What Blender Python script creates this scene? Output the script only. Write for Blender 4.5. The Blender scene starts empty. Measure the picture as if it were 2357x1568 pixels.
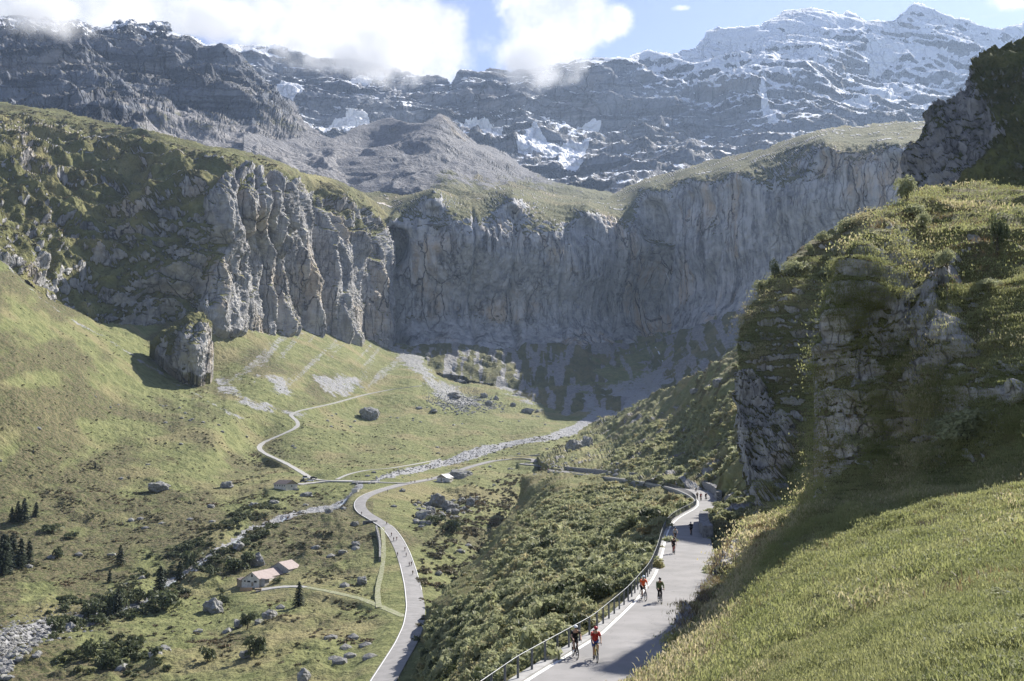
import bpy, math, random
import numpy as np
from mathutils import Vector, Matrix

# ------------------------------------------------------------------ camera
SC = bpy.context.scene
FPX, CX, CY = 2291.6, 1178.5, 784.0          # focal length and centre in reference pixels (2357 x 1568)
PITCH = math.radians(6.3)
cam_d = bpy.data.cameras.new("camera"); cam = bpy.data.objects.new("camera", cam_d)
SC.collection.objects.link(cam); SC.camera = cam
cam_d.sensor_width = 36.0; cam_d.lens = 36.0 * FPX / 2357.0
cam_d.clip_start = 0.5; cam_d.clip_end = 60000.0
cam.location = (0, 0, 0); cam.rotation_euler = (math.radians(90) + PITCH, 0, 0)

# ------------------------------------------------------------------ light
SUN_AZ = math.radians(49.0)      # from the right (+x) towards the far side (+y)
SUN_EL = math.radians(39.5)
sd = Vector((math.cos(SUN_EL) * math.cos(SUN_AZ), math.cos(SUN_EL) * math.sin(SUN_AZ), math.sin(SUN_EL)))
sun_d = bpy.data.lights.new("sun", 'SUN'); sun = bpy.data.objects.new("sun", sun_d)
SC.collection.objects.link(sun)
sun_d.energy = 5.0; sun_d.angle = math.radians(0.5); sun_d.color = (1.0, 0.95, 0.87)
sun.rotation_euler = sd.to_track_quat('Z', 'Y').to_euler()
SC.view_settings.view_transform = 'Standard'; SC.view_settings.look = 'None'
SC.view_settings.gamma = 1.0; SC.view_settings.exposure = 1.12
SC.view_settings.use_curve_mapping = False

W = bpy.data.worlds.new("World"); SC.world = W; W.use_nodes = True
def build_world():
    nt = W.node_tree; N = nt.nodes; L = nt.links; N.clear()
    out = N.new('ShaderNodeOutputWorld'); bg = N.new('ShaderNodeBackground'); bg.inputs[1].default_value = 0.095
    sky = N.new('ShaderNodeTexSky'); sky.sky_type = 'NISHITA'; sky.sun_disc = False
    sky.sun_elevation = SUN_EL; sky.sun_rotation = math.pi / 2 - SUN_AZ
    sky.altitude = 1500; sky.air_density = 1.0; sky.dust_density = 0.6; sky.ozone_density = 2.0
    tc = N.new('ShaderNodeTexCoord')
    def math_(op, a, b=None):
        m = N.new('ShaderNodeMath'); m.operation = op
        for i, v in enumerate((a, b)):
            if v is None: continue
            if isinstance(v, (int, float)): m.inputs[i].default_value = v
            else: L.new(v, m.inputs[i])
        return m.outputs[0]
    # broken cumulus lying on the ridges: blobs given by sky direction, edges torn by noise
    nz = N.new('ShaderNodeTexNoise'); nz.inputs['Scale'].default_value = 9.0; nz.inputs['Detail'].default_value = 9.0
    nz.inputs['Roughness'].default_value = 0.62; L.new(tc.outputs['Generated'], nz.inputs['Vector'])
    nz2 = N.new('ShaderNodeTexNoise'); nz2.inputs['Scale'].default_value = 26.0; nz2.inputs['Detail'].default_value = 6.0
    L.new(tc.outputs['Generated'], nz2.inputs['Vector'])
    dist = None
    for (px, py, rx, ry, k) in CLOUDS:
        d = ray(px, py); d = d / np.linalg.norm(d)
        az = math.atan2(d[0], d[1]); el = math.asin(d[2])
        sub = N.new('ShaderNodeVectorMath'); sub.operation = 'SUBTRACT'
        L.new(tc.outputs['Generated'], sub.inputs[0]); sub.inputs[1].default_value = tuple(d)
        rgt = Vector((math.cos(az), -math.sin(az), 0)); upv = rgt.cross(Vector(d))
        a = N.new('ShaderNodeVectorMath'); a.operation = 'DOT_PRODUCT'; L.new(sub.outputs[0], a.inputs[0]); a.inputs[1].default_value = rgt / (rx / FPX)
        b = N.new('ShaderNodeVectorMath'); b.operation = 'DOT_PRODUCT'; L.new(sub.outputs[0], b.inputs[0]); b.inputs[1].default_value = upv / (ry / FPX)
        s = math_('ADD', math_('MULTIPLY', a.outputs['Value'], a.outputs['Value']), math_('MULTIPLY', b.outputs['Value'], b.outputs['Value']))
        v = math_('MULTIPLY', math_('POWER', 2.718, math_('MULTIPLY', s, -1.0)), k)
        dist = v if dist is None else math_('MAXIMUM', dist, v)
    t = math_('ADD', math_('ADD', dist, math_('MULTIPLY', math_('SUBTRACT', nz.outputs['Fac'], 0.5), 1.5)), math_('MULTIPLY', math_('SUBTRACT', nz2.outputs['Fac'], 0.5), 0.35))
    rp = N.new('ShaderNodeMapRange'); rp.interpolation_type = 'SMOOTHSTEP'
    rp.inputs['From Min'].default_value = 0.36; rp.inputs['From Max'].default_value = 0.66; L.new(t, rp.inputs['Value'])
    cr = N.new('ShaderNodeValToRGB'); cr.color_ramp.elements[0].color = (3.3, 3.45, 3.75, 1); cr.color_ramp.elements[1].color = (5.6, 5.5, 5.4, 1)
    cr.color_ramp.elements[0].position = 0.38; cr.color_ramp.elements[1].position = 0.56
    L.new(nz.outputs['Fac'], cr.inputs[0])
    mx = N.new('ShaderNodeMix'); mx.data_type = 'RGBA'
    L.new(rp.outputs[0], mx.inputs[0]); hs = N.new('ShaderNodeHueSaturation'); hs.inputs['Saturation'].default_value = .86; hs.inputs['Hue'].default_value = .516; hs.inputs['Value'].default_value = .80; L.new(sky.outputs[0], hs.inputs['Color']); L.new(hs.outputs[0], mx.inputs[6]); L.new(cr.outputs[0], mx.inputs[7])
    L.new(mx.outputs[2], bg.inputs[0]); L.new(bg.outputs[0], out.inputs[0])
CLOUDS = [(250, 0, 330, 75, 1.0), (560, 20, 280, 75, 1.15), (760, 60, 260, 105, 1.3), (960, 90, 130, 110, 1.3), (60, 30, 120, 60, 1.0),
          (1290, 40, 130, 85, 1.3), (1240, 130, 100, 60, 1.15), (1400, 50, 60, 50, 1.0), (2330, -5, 70, 30, .75), (2260, 40, 60, 12, .45), (1575, 18, 40, 10, .45)]

# ------------------------------------------------------------------ pixel <-> world
cp, sp = math.cos(PITCH), math.sin(PITCH)
def ray(px, py):
    dx = (np.asarray(px, float) - CX) / FPX; dz = -(np.asarray(py, float) - CY) / FPX
    return np.stack([dx + 0 * dz, cp - dz * sp + 0 * dx, sp + dz * cp + 0 * dx], -1)
def P(px, py, Y):
    d = ray(px, py); return d * (np.asarray(Y, float) / d[..., 1])[..., None]
def proj(p):
    p = np.asarray(p, float); fw = p[..., 1] * cp + p[..., 2] * sp; up = -p[..., 1] * sp + p[..., 2] * cp
    return CX + FPX * p[..., 0] / fw, CY - FPX * up / fw
def on_plane(px, py, z):
    d = ray(px, py); return d * (z / d[..., 2])[..., None]
build_world()

SC.render.engine = 'CYCLES'
SC.cycles.use_denoising = True
try: SC.cycles.denoiser = 'OPENIMAGEDENOISE'
except Exception: pass
SC.cycles.max_bounces = 6; SC.cycles.diffuse_bounces = 2; SC.cycles.glossy_bounces = 2; SC.cycles.transmission_bounces = 3
SC.cycles.transparent_max_bounces = 12; SC.cycles.volume_bounces = 3
SC.cycles.use_adaptive_sampling = False; SC.cycles.sample_clamp_indirect = 3.0
try: SC.cycles.sampling_pattern = 'BLUE_NOISE'
except Exception: pass

# ------------------------------------------------------------------ noise
_rng = np.random.default_rng(7)
_G = _rng.normal(size=(4096, 3)).astype(np.float32); _G /= np.linalg.norm(_G, axis=1)[:, None]
def perlin(p):
    p = np.asarray(p, np.float64); i = np.floor(p).astype(np.int64); f = (p - i).astype(np.float32)
    u = f * f * f * (f * (f * 6 - 15) + 10); r = np.zeros(len(p), np.float32)
    for a in (0, 1):
        for b in (0, 1):
            for c in (0, 1):
                h = ((i[:, 0] + a) * 73856093) ^ ((i[:, 1] + b) * 19349663) ^ ((i[:, 2] + c) * 83492791)
                h = (h ^ (h >> 13)) & 4095
                g = _G[h]
                d = g[:, 0] * (f[:, 0] - a) + g[:, 1] * (f[:, 1] - b) + g[:, 2] * (f[:, 2] - c)
                wx = u[:, 0] if a else 1 - u[:, 0]; wy = u[:, 1] if b else 1 - u[:, 1]; wz = u[:, 2] if c else 1 - u[:, 2]
                r += d * wx * wy * wz
    return r * 1.6
def fbm(p, s, o=4, g=.5, off=0.0):
    p = np.asarray(p) / np.asarray(s, float) + off; r = 0; a = 1.0
    for k in range(o):
        r = r + a * perlin(p); p = p * 2.03 + 17.3; a *= g
    return r
def ridged(p, s, o=4, g=.5, off=0.0):
    p = np.asarray(p) / np.asarray(s, float) + off; r = 0; a = 1.0
    for k in range(o):
        r = r + a * (1 - 2 * np.abs(perlin(p))); p = p * 2.07 + 11.7; a *= g
    return r
def sstep(x, a, b):
    t = np.clip((x - a) / (b - a), 0, 1); return t * t * (3 - 2 * t)

# ------------------------------------------------------------------ scene helpers
def link(o, parent=None):
    SC.collection.objects.link(o)
    if parent is not None: o.parent = parent
    return o
def tag(o, label=None, cat=None, group=None, kind=None):
    if label: o["label"] = label
    if cat: o["category"] = cat
    if group: o["group"] = group
    if kind: o["kind"] = kind
    return o
def mesh_np(name, V, F, mats, parent=None, smooth=True, attrs=None, midx=None):
    """V (n,3); F (m,k) equal-size faces or list of arrays"""
    me = bpy.data.meshes.new(name); V = np.asarray(V, np.float32)
    Fs = F if isinstance(F, list) else [F]
    Fs = [np.asarray(f, np.int32) for f in Fs if len(f)]
    me.vertices.add(len(V)); me.vertices.foreach_set('co', V.ravel())
    loops = np.concatenate([f.ravel() for f in Fs]); tot = np.concatenate([np.full(len(f), f.shape[1], np.int32) for f in Fs])
    st = np.concatenate([[0], np.cumsum(tot)[:-1]]).astype(np.int32)
    me.loops.add(len(loops)); me.loops.foreach_set('vertex_index', loops)
    me.polygons.add(len(tot)); me.polygons.foreach_set('loop_start', st)
    me.polygons.foreach_set('use_smooth', np.full(len(tot), smooth, bool))
    if midx is not None: me.polygons.foreach_set('material_index', np.asarray(midx, np.int32))
    me.update(calc_edges=True)
    if attrs:
        for k, a in attrs.items():
            at = me.attributes.new(k, 'FLOAT_COLOR', 'POINT'); at.data.foreach_set('color', np.asarray(a, np.float32).ravel())
    for m in (mats if isinstance(mats, (list, tuple)) else [mats]): me.materials.append(m)
    o = bpy.data.objects.new(name, me); return link(o, parent)
def empty(name, loc=(0, 0, 0), rz=0.0):
    o = bpy.data.objects.new(name, None); o.location = loc; o.rotation_euler = (0, 0, rz); return link(o)
def copy_tree(o, parent=None):
    c = o.copy(); link(c, parent)
    for ch in list(o.children): copy_tree(ch, c)
    return c

def tps(ctrl, key='w'):
    c = np.array(ctrl, float); X = c[:, :2] / 1000.0; w = 1000.0 / c[:, 2]
    n = len(X); r2 = ((X[:, None] - X[None]) ** 2).sum(-1); K = np.where(r2 > 0, r2 * np.log(r2 + 1e-12), 0) + np.eye(n) * 1e-5
    A = np.zeros((n + 3, n + 3)); A[:n, :n] = K; A[:n, n] = 1; A[:n, n + 1:] = X; A[n, :n] = 1; A[n + 1:, :n] = X.T
    s = np.linalg.solve(A, np.concatenate([w, [0, 0, 0]]))
    lo, hi = w.min() * .9, w.max() * 1.1
    def f(px, py):
        px = np.asarray(px, float); py = np.asarray(py, float); sh = px.shape; q = np.stack([px.ravel(), py.ravel()], -1) / 1000.0
        out = np.empty(len(q))
        for i in range(0, len(q), 60000):
            qq = q[i:i + 60000]; r = ((qq[:, None] - X[None]) ** 2).sum(-1)
            out[i:i + 60000] = (r * np.log(r + 1e-12)) @ s[:n] + s[n] + qq @ s[n + 1:]
        return 1000.0 / np.clip(out, lo, hi).reshape(sh)
    return f
def inside(poly, X, Y):
    poly = np.array(poly, float); r = np.zeros(X.shape, bool); n = len(poly)
    for i in range(n):
        x1, y1 = poly[i]; x2, y2 = poly[(i + 1) % n]
        if y1 == y2: continue
        c = ((y1 > Y) != (y2 > Y)) & (X < (x2 - x1) * (Y - y1) / (y2 - y1) + x1); r ^= c
    return r
def dist_line(line, X, Y):
    d = np.full(X.shape, 1e9)
    for (x1, y1), (x2, y2) in zip(line[:-1], line[1:]):
        vx, vy = x2 - x1, y2 - y1; t = np.clip(((X - x1) * vx + (Y - y1) * vy) / (vx * vx + vy * vy + 1e-9), 0, 1)
        d = np.minimum(d, np.hypot(X - x1 - t * vx, Y - y1 - t * vy))
    return d
def pmask(poly, X, Y, soft=8.0, wob=None):
    m = inside(poly, X, Y); pl = list(poly) + [poly[0]]; d = dist_line(pl, X, Y); d = np.where(m, d, -d)
    if wob is not None: d = d + wob
    return sstep(d, -soft, soft)
def interp_line(line, x):
    l = np.array(line, float); return np.interp(x, l[:, 0], l[:, 1])

class Layer:
    """a piece of country: a surface over an outline, with true distances, roughened in metres"""
    def __init__(s, name, poly, ctrl, step, disp, mask, mat, rim=60, flat=None, kind='structure', edge=None, rag=1.0, rimx=0.0):
        poly = [tuple(p) for p in poly]; s.name = name; s.Y = tps(ctrl)
        a = np.array(poly); x0, x1 = a[:, 0].min(), a[:, 0].max(); y0, y1 = a[:, 1].min(), a[:, 1].max()
        xs = np.arange(x0, x1 + step, step); ys = np.arange(y0, y1 + step, step)
        X, Yp = np.meshgrid(xs, ys); s.xs, s.ys = xs, ys
        wob = fbm(np.stack([X.ravel(), Yp.ravel(), 0 * X.ravel()], -1), 40, 4).reshape(X.shape)
        wob2 = fbm(np.stack([X.ravel(), Yp.ravel(), 0 * X.ravel() + 5], -1), 26, 4).reshape(X.shape); M = inside(poly, X + rag * 2.5 * wob + (rag - 1) * 3 * wob2, Yp + rag * 4 * wob); s.poly = poly
        D = s.Y(X, Yp); G = P(X, Yp, D)
        def normals(G):
            du = np.gradient(G, axis=1); dv = np.gradient(G, axis=0); n = np.cross(dv, du)
            n /= np.linalg.norm(n, axis=-1)[..., None] + 1e-9
            flip = (n * G).sum(-1) > 0; n[flip] *= -1; return n
        n0 = normals(G); idx = np.where(M.ravel())[0]
        g = G.reshape(-1, 3)[idx]; nn = n0.reshape(-1, 3)[idx]; fx = X.ravel()[idx]; fy = Yp.ravel()[idx]
        dd = disp(g, nn, fx, fy)
        dd = dd - (dd.mean() if dd.ndim == 1 else 0)
        if edge:
            dl = dist_line(poly + [poly[0]], fx, fy); ke = edge[0] + (1 - edge[0]) * sstep(dl, 0, edge[1]); dd = dd * ke
        if flat is not None:
            k = np.ones(len(fx))
            for line, wd in flat: k *= sstep(dist_line(line, fx, fy), wd * .6, wd * 1.6)
            dd = dd * (k[:, None] if dd.ndim > 1 else k)
        g2 = g + (dd if dd.ndim > 1 else nn * dd[:, None])
        G2 = G.copy().reshape(-1, 3); G2[idx] = g2; s.G = G2.reshape(G.shape); s.M = M; s.step = step
        s.n = normals(s.G); nf = s.n.reshape(-1, 3)[idx]
        s.mask = mask(g2, nf, fx, fy); mk = s.mask
        vid = -np.ones(M.size, int); vid[idx] = np.arange(len(idx)); vid = vid.reshape(M.shape)
        q = np.stack([vid[:-1, :-1], vid[1:, :-1], vid[1:, 1:], vid[:-1, 1:]], -1).reshape(-1, 4); q = q[(q >= 0).all(1)]
        V = g2; s.idx = idx
        if rim:
            e = np.concatenate([q[:, [0, 1]], q[:, [1, 2]], q[:, [2, 3]], q[:, [3, 0]]]); key = e.min(1) * (len(V) + 1) + e.max(1)
            u, inv, cnt = np.unique(key, return_inverse=True, return_counts=True); b = e[cnt[inv.ravel()] == 1]
            bv = np.unique(b); m2 = -np.ones(len(V), int); m2[bv] = np.arange(len(bv)) + len(V)
            d = V[bv] / np.linalg.norm(V[bv, :2], axis=1)[:, None]
            r1 = V[bv] + np.stack([d[:, 0], d[:, 1], -0.35 + 0 * d[:, 0]], -1) * rim * .35
            r2 = V[bv] + np.stack([d[:, 0], d[:, 1], -0.9 + 0 * d[:, 0]], -1) * rim; r1[:, 0] += rimx * .5; r2[:, 0] += rimx * 1.5
            q = np.concatenate([q, np.stack([b[:, 1], b[:, 0], m2[b[:, 0]], m2[b[:, 1]]], -1),
                                np.stack([m2[b[:, 1]], m2[b[:, 0]], m2[b[:, 0]] + len(bv), m2[b[:, 1]] + len(bv)], -1)])
            V = np.concatenate([V, r1, r2]); mk = np.concatenate([mk, mk[bv], mk[bv]])
        s.obj = mesh_np(name, V, q, mat, attrs={'mask': mk}); tag(s.obj, kind=kind)
    def at(s, px, py):
        """nearest surface point whose grid cell is at (px, py)"""
        i = np.clip(np.rint((np.asarray(py) - s.ys[0]) / s.step).astype(int), 0, len(s.ys) - 1)
        j = np.clip(np.rint((np.asarray(px) - s.xs[0]) / s.step).astype(int), 0, len(s.xs) - 1)
        return s.G[i, j], s.n[i, j]
    def scatter(s, n, wfun, seed=0):
        """n random surface points, even per square metre times wfun(points, normals, px, py)"""
        G = s.G; a = np.linalg.norm(np.cross(np.gradient(G, axis=1), np.gradient(G, axis=0)), axis=-1).ravel()[s.idx]
        X, Yp = np.meshgrid(s.xs, s.ys); fx = X.ravel()[s.idx]; fy = Yp.ravel()[s.idx]
        p = G.reshape(-1, 3)[s.idx]; nn = s.n.reshape(-1, 3)[s.idx]
        w = a * wfun(p, nn, fx, fy); w = np.maximum(w, 0); w /= w.sum()
        r = np.random.default_rng(seed); c = r.choice(len(w), n, p=w, replace=True)
        du = np.gradient(G, axis=1).reshape(-1, 3)[s.idx][c]; dv = np.gradient(G, axis=0).reshape(-1, 3)[s.idx][c]
        return p[c] + du * r.uniform(-.5, .5, (n, 1)) + dv * r.uniform(-.5, .5, (n, 1)), nn[c], fx[c], fy[c]
# ------------------------------------------------------------------ materials
class NB:
    def __init__(s, name):
        s.m = bpy.data.materials.new(name); s.m.use_nodes = True; s.t = s.m.node_tree; s.N = s.t.nodes; s.L = s.t.links; s.N.clear()
        s.out = s.N.new('ShaderNodeOutputMaterial'); s.geo = s.N.new('ShaderNodeNewGeometry').outputs
        s.bs = s.N.new('ShaderNodeBsdfPrincipled'); s.L.new(s.bs.outputs[0], s.out.inputs[0])
        s.bs.inputs['Roughness'].default_value = 0.9; s.bs.inputs['Specular IOR Level'].default_value = 0.2
    def set(s, i, v):
        if v is None: return
        if hasattr(v, 'is_linked') or isinstance(v, bpy.types.NodeSocket): s.L.new(v, i)
        else:
            if isinstance(v, (tuple, list)) and len(v) == 3 and i.type == 'RGBA': v = (*v, 1)
            i.default_value = v
    def math(s, op, a, b=None, c=None):
        m = s.N.new('ShaderNodeMath'); m.operation = op
        for k, v in enumerate((a, b, c)): s.set(m.inputs[k], v)
        return m.outputs[0]
    def mix(s, f, a, b, mode='MIX'):
        m = s.N.new('ShaderNodeMix'); m.data_type = 'RGBA'; m.blend_type = mode
        s.set(m.inputs[0], f); s.set(m.inputs[6], a); s.set(m.inputs[7], b); return m.outputs[2]
    def pos(s, scale=(1, 1, 1), rot=None):
        m = s.N.new('ShaderNodeMapping'); s.L.new(s.geo['Position'], m.inputs[0]); m.inputs['Scale'].default_value = scale
        if rot: m.inputs['Rotation'].default_value = rot
        return m.outputs[0]
    def obj(s, scale=(1, 1, 1)):
        t = s.N.new('ShaderNodeTexCoord'); m = s.N.new('ShaderNodeMapping'); s.L.new(t.outputs['Object'], m.inputs[0]); m.inputs['Scale'].default_value = scale
        return m.outputs[0]
    def noise(s, vec, scale, detail=4, rough=.55, dist=0.0):
        n = s.N.new('ShaderNodeTexNoise'); s.set(n.inputs['Vector'], vec); n.inputs['Scale'].default_value = scale
        n.inputs['Detail'].default_value = detail; n.inputs['Roughness'].default_value = rough; n.inputs['Distortion'].default_value = dist
        return n.outputs['Fac']
    def voro(s, vec, scale, feat='F1', out='Distance'):
        n = s.N.new('ShaderNodeTexVoronoi'); s.set(n.inputs['Vector'], vec); n.inputs['Scale'].default_value = scale; n.feature = feat
        return n.outputs[out]
    def ramp(s, f, a, b, lo=0.0, hi=1.0):
        m = s.N.new('ShaderNodeMapRange'); s.set(m.inputs[0], f); m.inputs[1].default_value = a; m.inputs[2].default_value = b
        m.inputs[3].default_value = lo; m.inputs[4].default_value = hi; m.interpolation_type = 'SMOOTHSTEP'; return m.outputs[0]
    def bump(s, h, dist, strength=1.0, prev=None):
        b = s.N.new('ShaderNodeBump'); s.set(b.inputs['Height'], h); b.inputs['Distance'].default_value = dist; b.inputs['Strength'].default_value = strength
        if prev is not None: s.L.new(prev, b.inputs['Normal'])
        return b.outputs[0]
    def attr(s, name='mask'):
        a = s.N.new('ShaderNodeAttribute'); a.attribute_name = name; sp_ = s.N.new('ShaderNodeSeparateColor'); s.L.new(a.outputs['Color'], sp_.inputs[0])
        return sp_.outputs[0], sp_.outputs[1], sp_.outputs[2], a.outputs['Alpha']
    def rnd(s):
        return s.N.new('ShaderNodeObjectInfo').outputs['Random']
    def done(s, col=None, nrm=None, rough=None):
        s.set(s.bs.inputs['Base Color'], col)
        if nrm is not None: s.L.new(nrm, s.bs.inputs['Normal'])
        if rough is not None: s.set(s.bs.inputs['Roughness'], rough)
        return s.m

def terrain_mat(name, k, rockA, rockB, tan, grassA, grassB, dry, screeC=(.34, .34, .35), streak=1.0, strata=0.0, brown=(.12, .085, .04), gb=1.0, stain=.6, snowc=(.86, .88, .92), crack=.8):
    """k = size in metres of the texture's main grain. mask: R rock, G scree, B snow, A heath"""
    b = NB(name); R, G, B, A = b.attr()
    p1 = b.pos((1 / k,) * 3); pv = b.pos((1 / k, 1 / k, .13 / k)); ps = b.pos((.10 / k, .10 / k, .9 / k))
    n1 = b.noise(p1, 1.0, 8, .62); n2 = b.noise(p1, .16, 5, .55); n3 = b.noise(p1, 5.0, 5, .6); nv = b.noise(pv, 1.3, 6, .6, .4); nv2 = b.noise(pv, .45, 5, .6, .6)
    ns = b.noise(ps, 1.1, 6, .6, .5); vo = b.voro(pv, .8, 'DISTANCE_TO_EDGE')
    rock = b.mix(b.ramp(n1, .35, .68), rockA, rockB)
    rock = b.mix(b.math('MULTIPLY', b.ramp(n2, .50, .62), .8), rock, tan)
    rock = b.mix(b.math('MULTIPLY', b.ramp(nv2, .55, .68), stain), rock, tuple(c * .28 for c in rockA))      # dark water stains
    rock = b.mix(b.math('MULTIPLY', b.ramp(nv, .40, .62), .55 * streak), rock, tuple(c * 1.25 for c in rockB))
    rock = b.mix(b.math('MULTIPLY', b.ramp(ns, .48, .58), .85 * strata), rock, tuple(c * .5 for c in rockA))
    wv = b.N.new('ShaderNodeVectorMath'); wv.operation = 'MULTIPLY_ADD'; nd = b.N.new('ShaderNodeTexNoise'); b.L.new(p1, nd.inputs['Vector']); nd.inputs['Scale'].default_value = 1.2; nd.inputs['Detail'].default_value = 4
    b.L.new(nd.outputs['Color'], wv.inputs[0]); wv.inputs[1].default_value = (.55, .55, .35); b.L.new(b.pos((1 / k, 1 / k, .16 / k)), wv.inputs[2])
    cr1 = b.voro(wv.outputs[0], .55, 'DISTANCE_TO_EDGE'); cr2 = b.voro(wv.outputs[0], 1.7, 'DISTANCE_TO_EDGE')
    crk = b.math('MAXIMUM', b.math('MULTIPLY', b.ramp(cr1, .035, .0), b.ramp(n2, .42, .58)), b.math('MULTIPLY', b.ramp(cr2, .05, .0), b.ramp(nv2, .4, .6, 0, .6)))
    rock = b.mix(b.math('MULTIPLY', crk, crack), rock, tuple(c * .22 for c in rockA))
    gr = b.mix(b.ramp(n1, .35, .65), grassA, grassB)
    gr = b.mix(b.math('MULTIPLY', b.ramp(n2, .48, .66), .7), gr, dry)
    gr = b.mix(b.math('MULTIPLY', b.ramp(n3, .5, .72), .5 * gb), gr, tuple(c * .45 for c in grassA))
    he = b.mix(b.ramp(n3, .4, .62), brown, tuple(c * .55 for c in grassA))
    col = b.mix(b.math('MULTIPLY', A, b.ramp(b.math('ADD', n1, b.math('MULTIPLY', n3, .5)), .50, .78)), gr, he)
    sc = b.mix(b.ramp(n3, .35, .65), screeC, tuple(c * .66 for c in screeC))
    col = b.mix(b.ramp(b.math('ADD', G, b.math('MULTIPLY', b.math('SUBTRACT', b.math('ADD', n3, b.math('MULTIPLY', b.math('SUBTRACT', n1, .5), .6)), .5), 1.5)), .36, .7), col, sc)
    col = b.mix(b.ramp(b.math('ADD', R, b.math('MULTIPLY', b.math('SUBTRACT', n3, .5), .8)), .38, .62), col, rock)
    col = b.mix(b.ramp(b.math('ADD', B, b.math('MULTIPLY', b.math('SUBTRACT', n3, .5), .7)), .42, .55), col, snowc)
    h = b.math('ADD', b.math('MULTIPLY', n1, 1.0), b.math('MULTIPLY', n3, .35))
    hr = b.math('ADD', h, b.math('MULTIPLY', b.math('ADD', b.math('MULTIPLY', nv, 1.2), b.math('MULTIPLY', ns, 1.0 * strata + .3)), R)); hr = b.math('SUBTRACT', hr, b.math('MULTIPLY', crk, b.math('MULTIPLY', R, .8)))
    return b.done(col, b.bump(hr, k * .55, .9), .92)

M_FAR = terrain_mat('far_rock', 60, (.085, .095, .12), (.22, .235, .265), (.20, .18, .165), (.12, .12, .08), (.15, .14, .09), (.2, .17, .1), screeC=(.27, .26, .26), strata=1.0, streak=.6, stain=.35)
M_MORAINE = terrain_mat('moraine', 25, (.13, .13, .14), (.22, .22, .23), (.29, .25, .2), (.10, .105, .05), (.15, .145, .07), (.2, .17, .09), screeC=(.225, .22, .225), strata=.5, streak=.4, stain=.2, crack=.3)
M_CLIFF = terrain_mat('cliff_rock', 16, (.20, .21, .235), (.50, .50, .505), (.62, .48, .33), (.10, .11, .045), (.17, .17, .075), (.25, .215, .11), screeC=(.30, .295, .29), strata=.15, stain=.9, streak=1.3)
M_MASSIF = terrain_mat('massif_rock', 11, (.22, .22, .225), (.42, .41, .395), (.46, .38, .28), (.12, .125, .045), (.205, .205, .08), (.28, .245, .11), screeC=(.38, .37, .36), strata=.3, brown=(.10, .08, .035))
M_VALLEY = terrain_mat('valley_turf', 7, (.22, .22, .22), (.36, .35, .34), (.3, .27, .22), (.125, .14, .052), (.205, .212, .088), (.25, .21, .11), screeC=(.36, .36, .365), brown=(.15, .125, .07), gb=.6)
M_SLOPE = terrain_mat('slope_turf', 4, (.22, .21, .20), (.36, .35, .33), (.3, .27, .22), (.15, .16, .06), (.25, .25, .11), (.32, .27, .14), screeC=(.40, .39, .38), brown=(.13, .09, .04), gb=.8)
M_NEAR = terrain_mat('near_turf', 1.6, (.28, .275, .265), (.50, .48, .45), (.42, .36, .28), (.13, .14, .05), (.23, .225, .095), (.34, .285, .15), screeC=(.3, .29, .28), brown=(.13, .09, .045), gb=.9, stain=.3)
# ------------------------------------------------------------------ far range
def col4(*a):
    n = len(a[0]); return np.stack([np.broadcast_to(np.asarray(x, float), (n,)) for x in a], -1)
RIDGE = [(380, 96), (450, 90), (500, 95), (560, 98), (640, 100), (720, 125), (800, 130), (850, 138), (960, 168), (1028, 176), (1036, 190), (1046, 176), (1060, 166), (1100, 160), (1130, 158), (1160, 161), (1210, 158),
         (1300, 146), (1350, 140), (1400, 135), (1440, 130), (1470, 115), (1490, 111), (1515, 116), (1560, 111), (1600, 99), (1630, 70), (1655, 58), (1700, 56), (1745, 62), (1760, 50), (1800, 28), (1830, 20),
         (1880, 19), (1900, 24), (1930, 30), (1950, 24), (1972, 33), (1990, 47), (2040, 49), (2060, 40), (2080, 20), (2097, 8), (2112, 4), (2130, 9), (2145, 20), (2170, 27), (2200, 38), (2230, 40), (2260, 55), (2300, 60), (2357, 47), (2460, 60)]
SNOW = [[(640, 200), (665, 188), (690, 188), (700, 208), (672, 224), (645, 215)],
        [(680, 265), (722, 288), (770, 266), (805, 258), (845, 264), (848, 280), (800, 296), (745, 296), (700, 282)],
        [(1050, 284), (1085, 288), (1130, 293), (1156, 304), (1154, 318), (1110, 316), (1066, 302)],
        [(1192, 338), (1222, 312), (1236, 304), (1248, 318), (1275, 326), (1300, 320), (1356, 311), (1346, 330), (1322, 348), (1345, 352), (1338, 368), (1316, 376), (1280, 360), (1306, 340), (1270, 342), (1240, 334), (1205, 342)],
        [(1988, 212), (2006, 203), (2030, 207), (2058, 205), (2080, 216), (2042, 236), (2016, 228)],
        [(1928, 234), (1985, 240), (2012, 250), (1985, 256), (1955, 250)],
        [(1728, 60), (1790, 62), (1822, 70), (1790, 82), (1745, 76)], [(1980, 60), (2030, 48), (2055, 52), (2020, 68)], [(2120, 22), (2150, 24), (2190, 38), (2150, 40)],
        [(1282, 290), (1300, 276), (1372, 264), (1380, 270), (1340, 284)], [(800, 182), (868, 158), (885, 172), (850, 184)], [(1755, 190), (1768, 260), (1790, 292), (1770, 290), (1750, 240)],
        [(2000, 100), (2110, 95), (2180, 110), (2080, 130), (2010, 175), (1990, 130)]]
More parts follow.
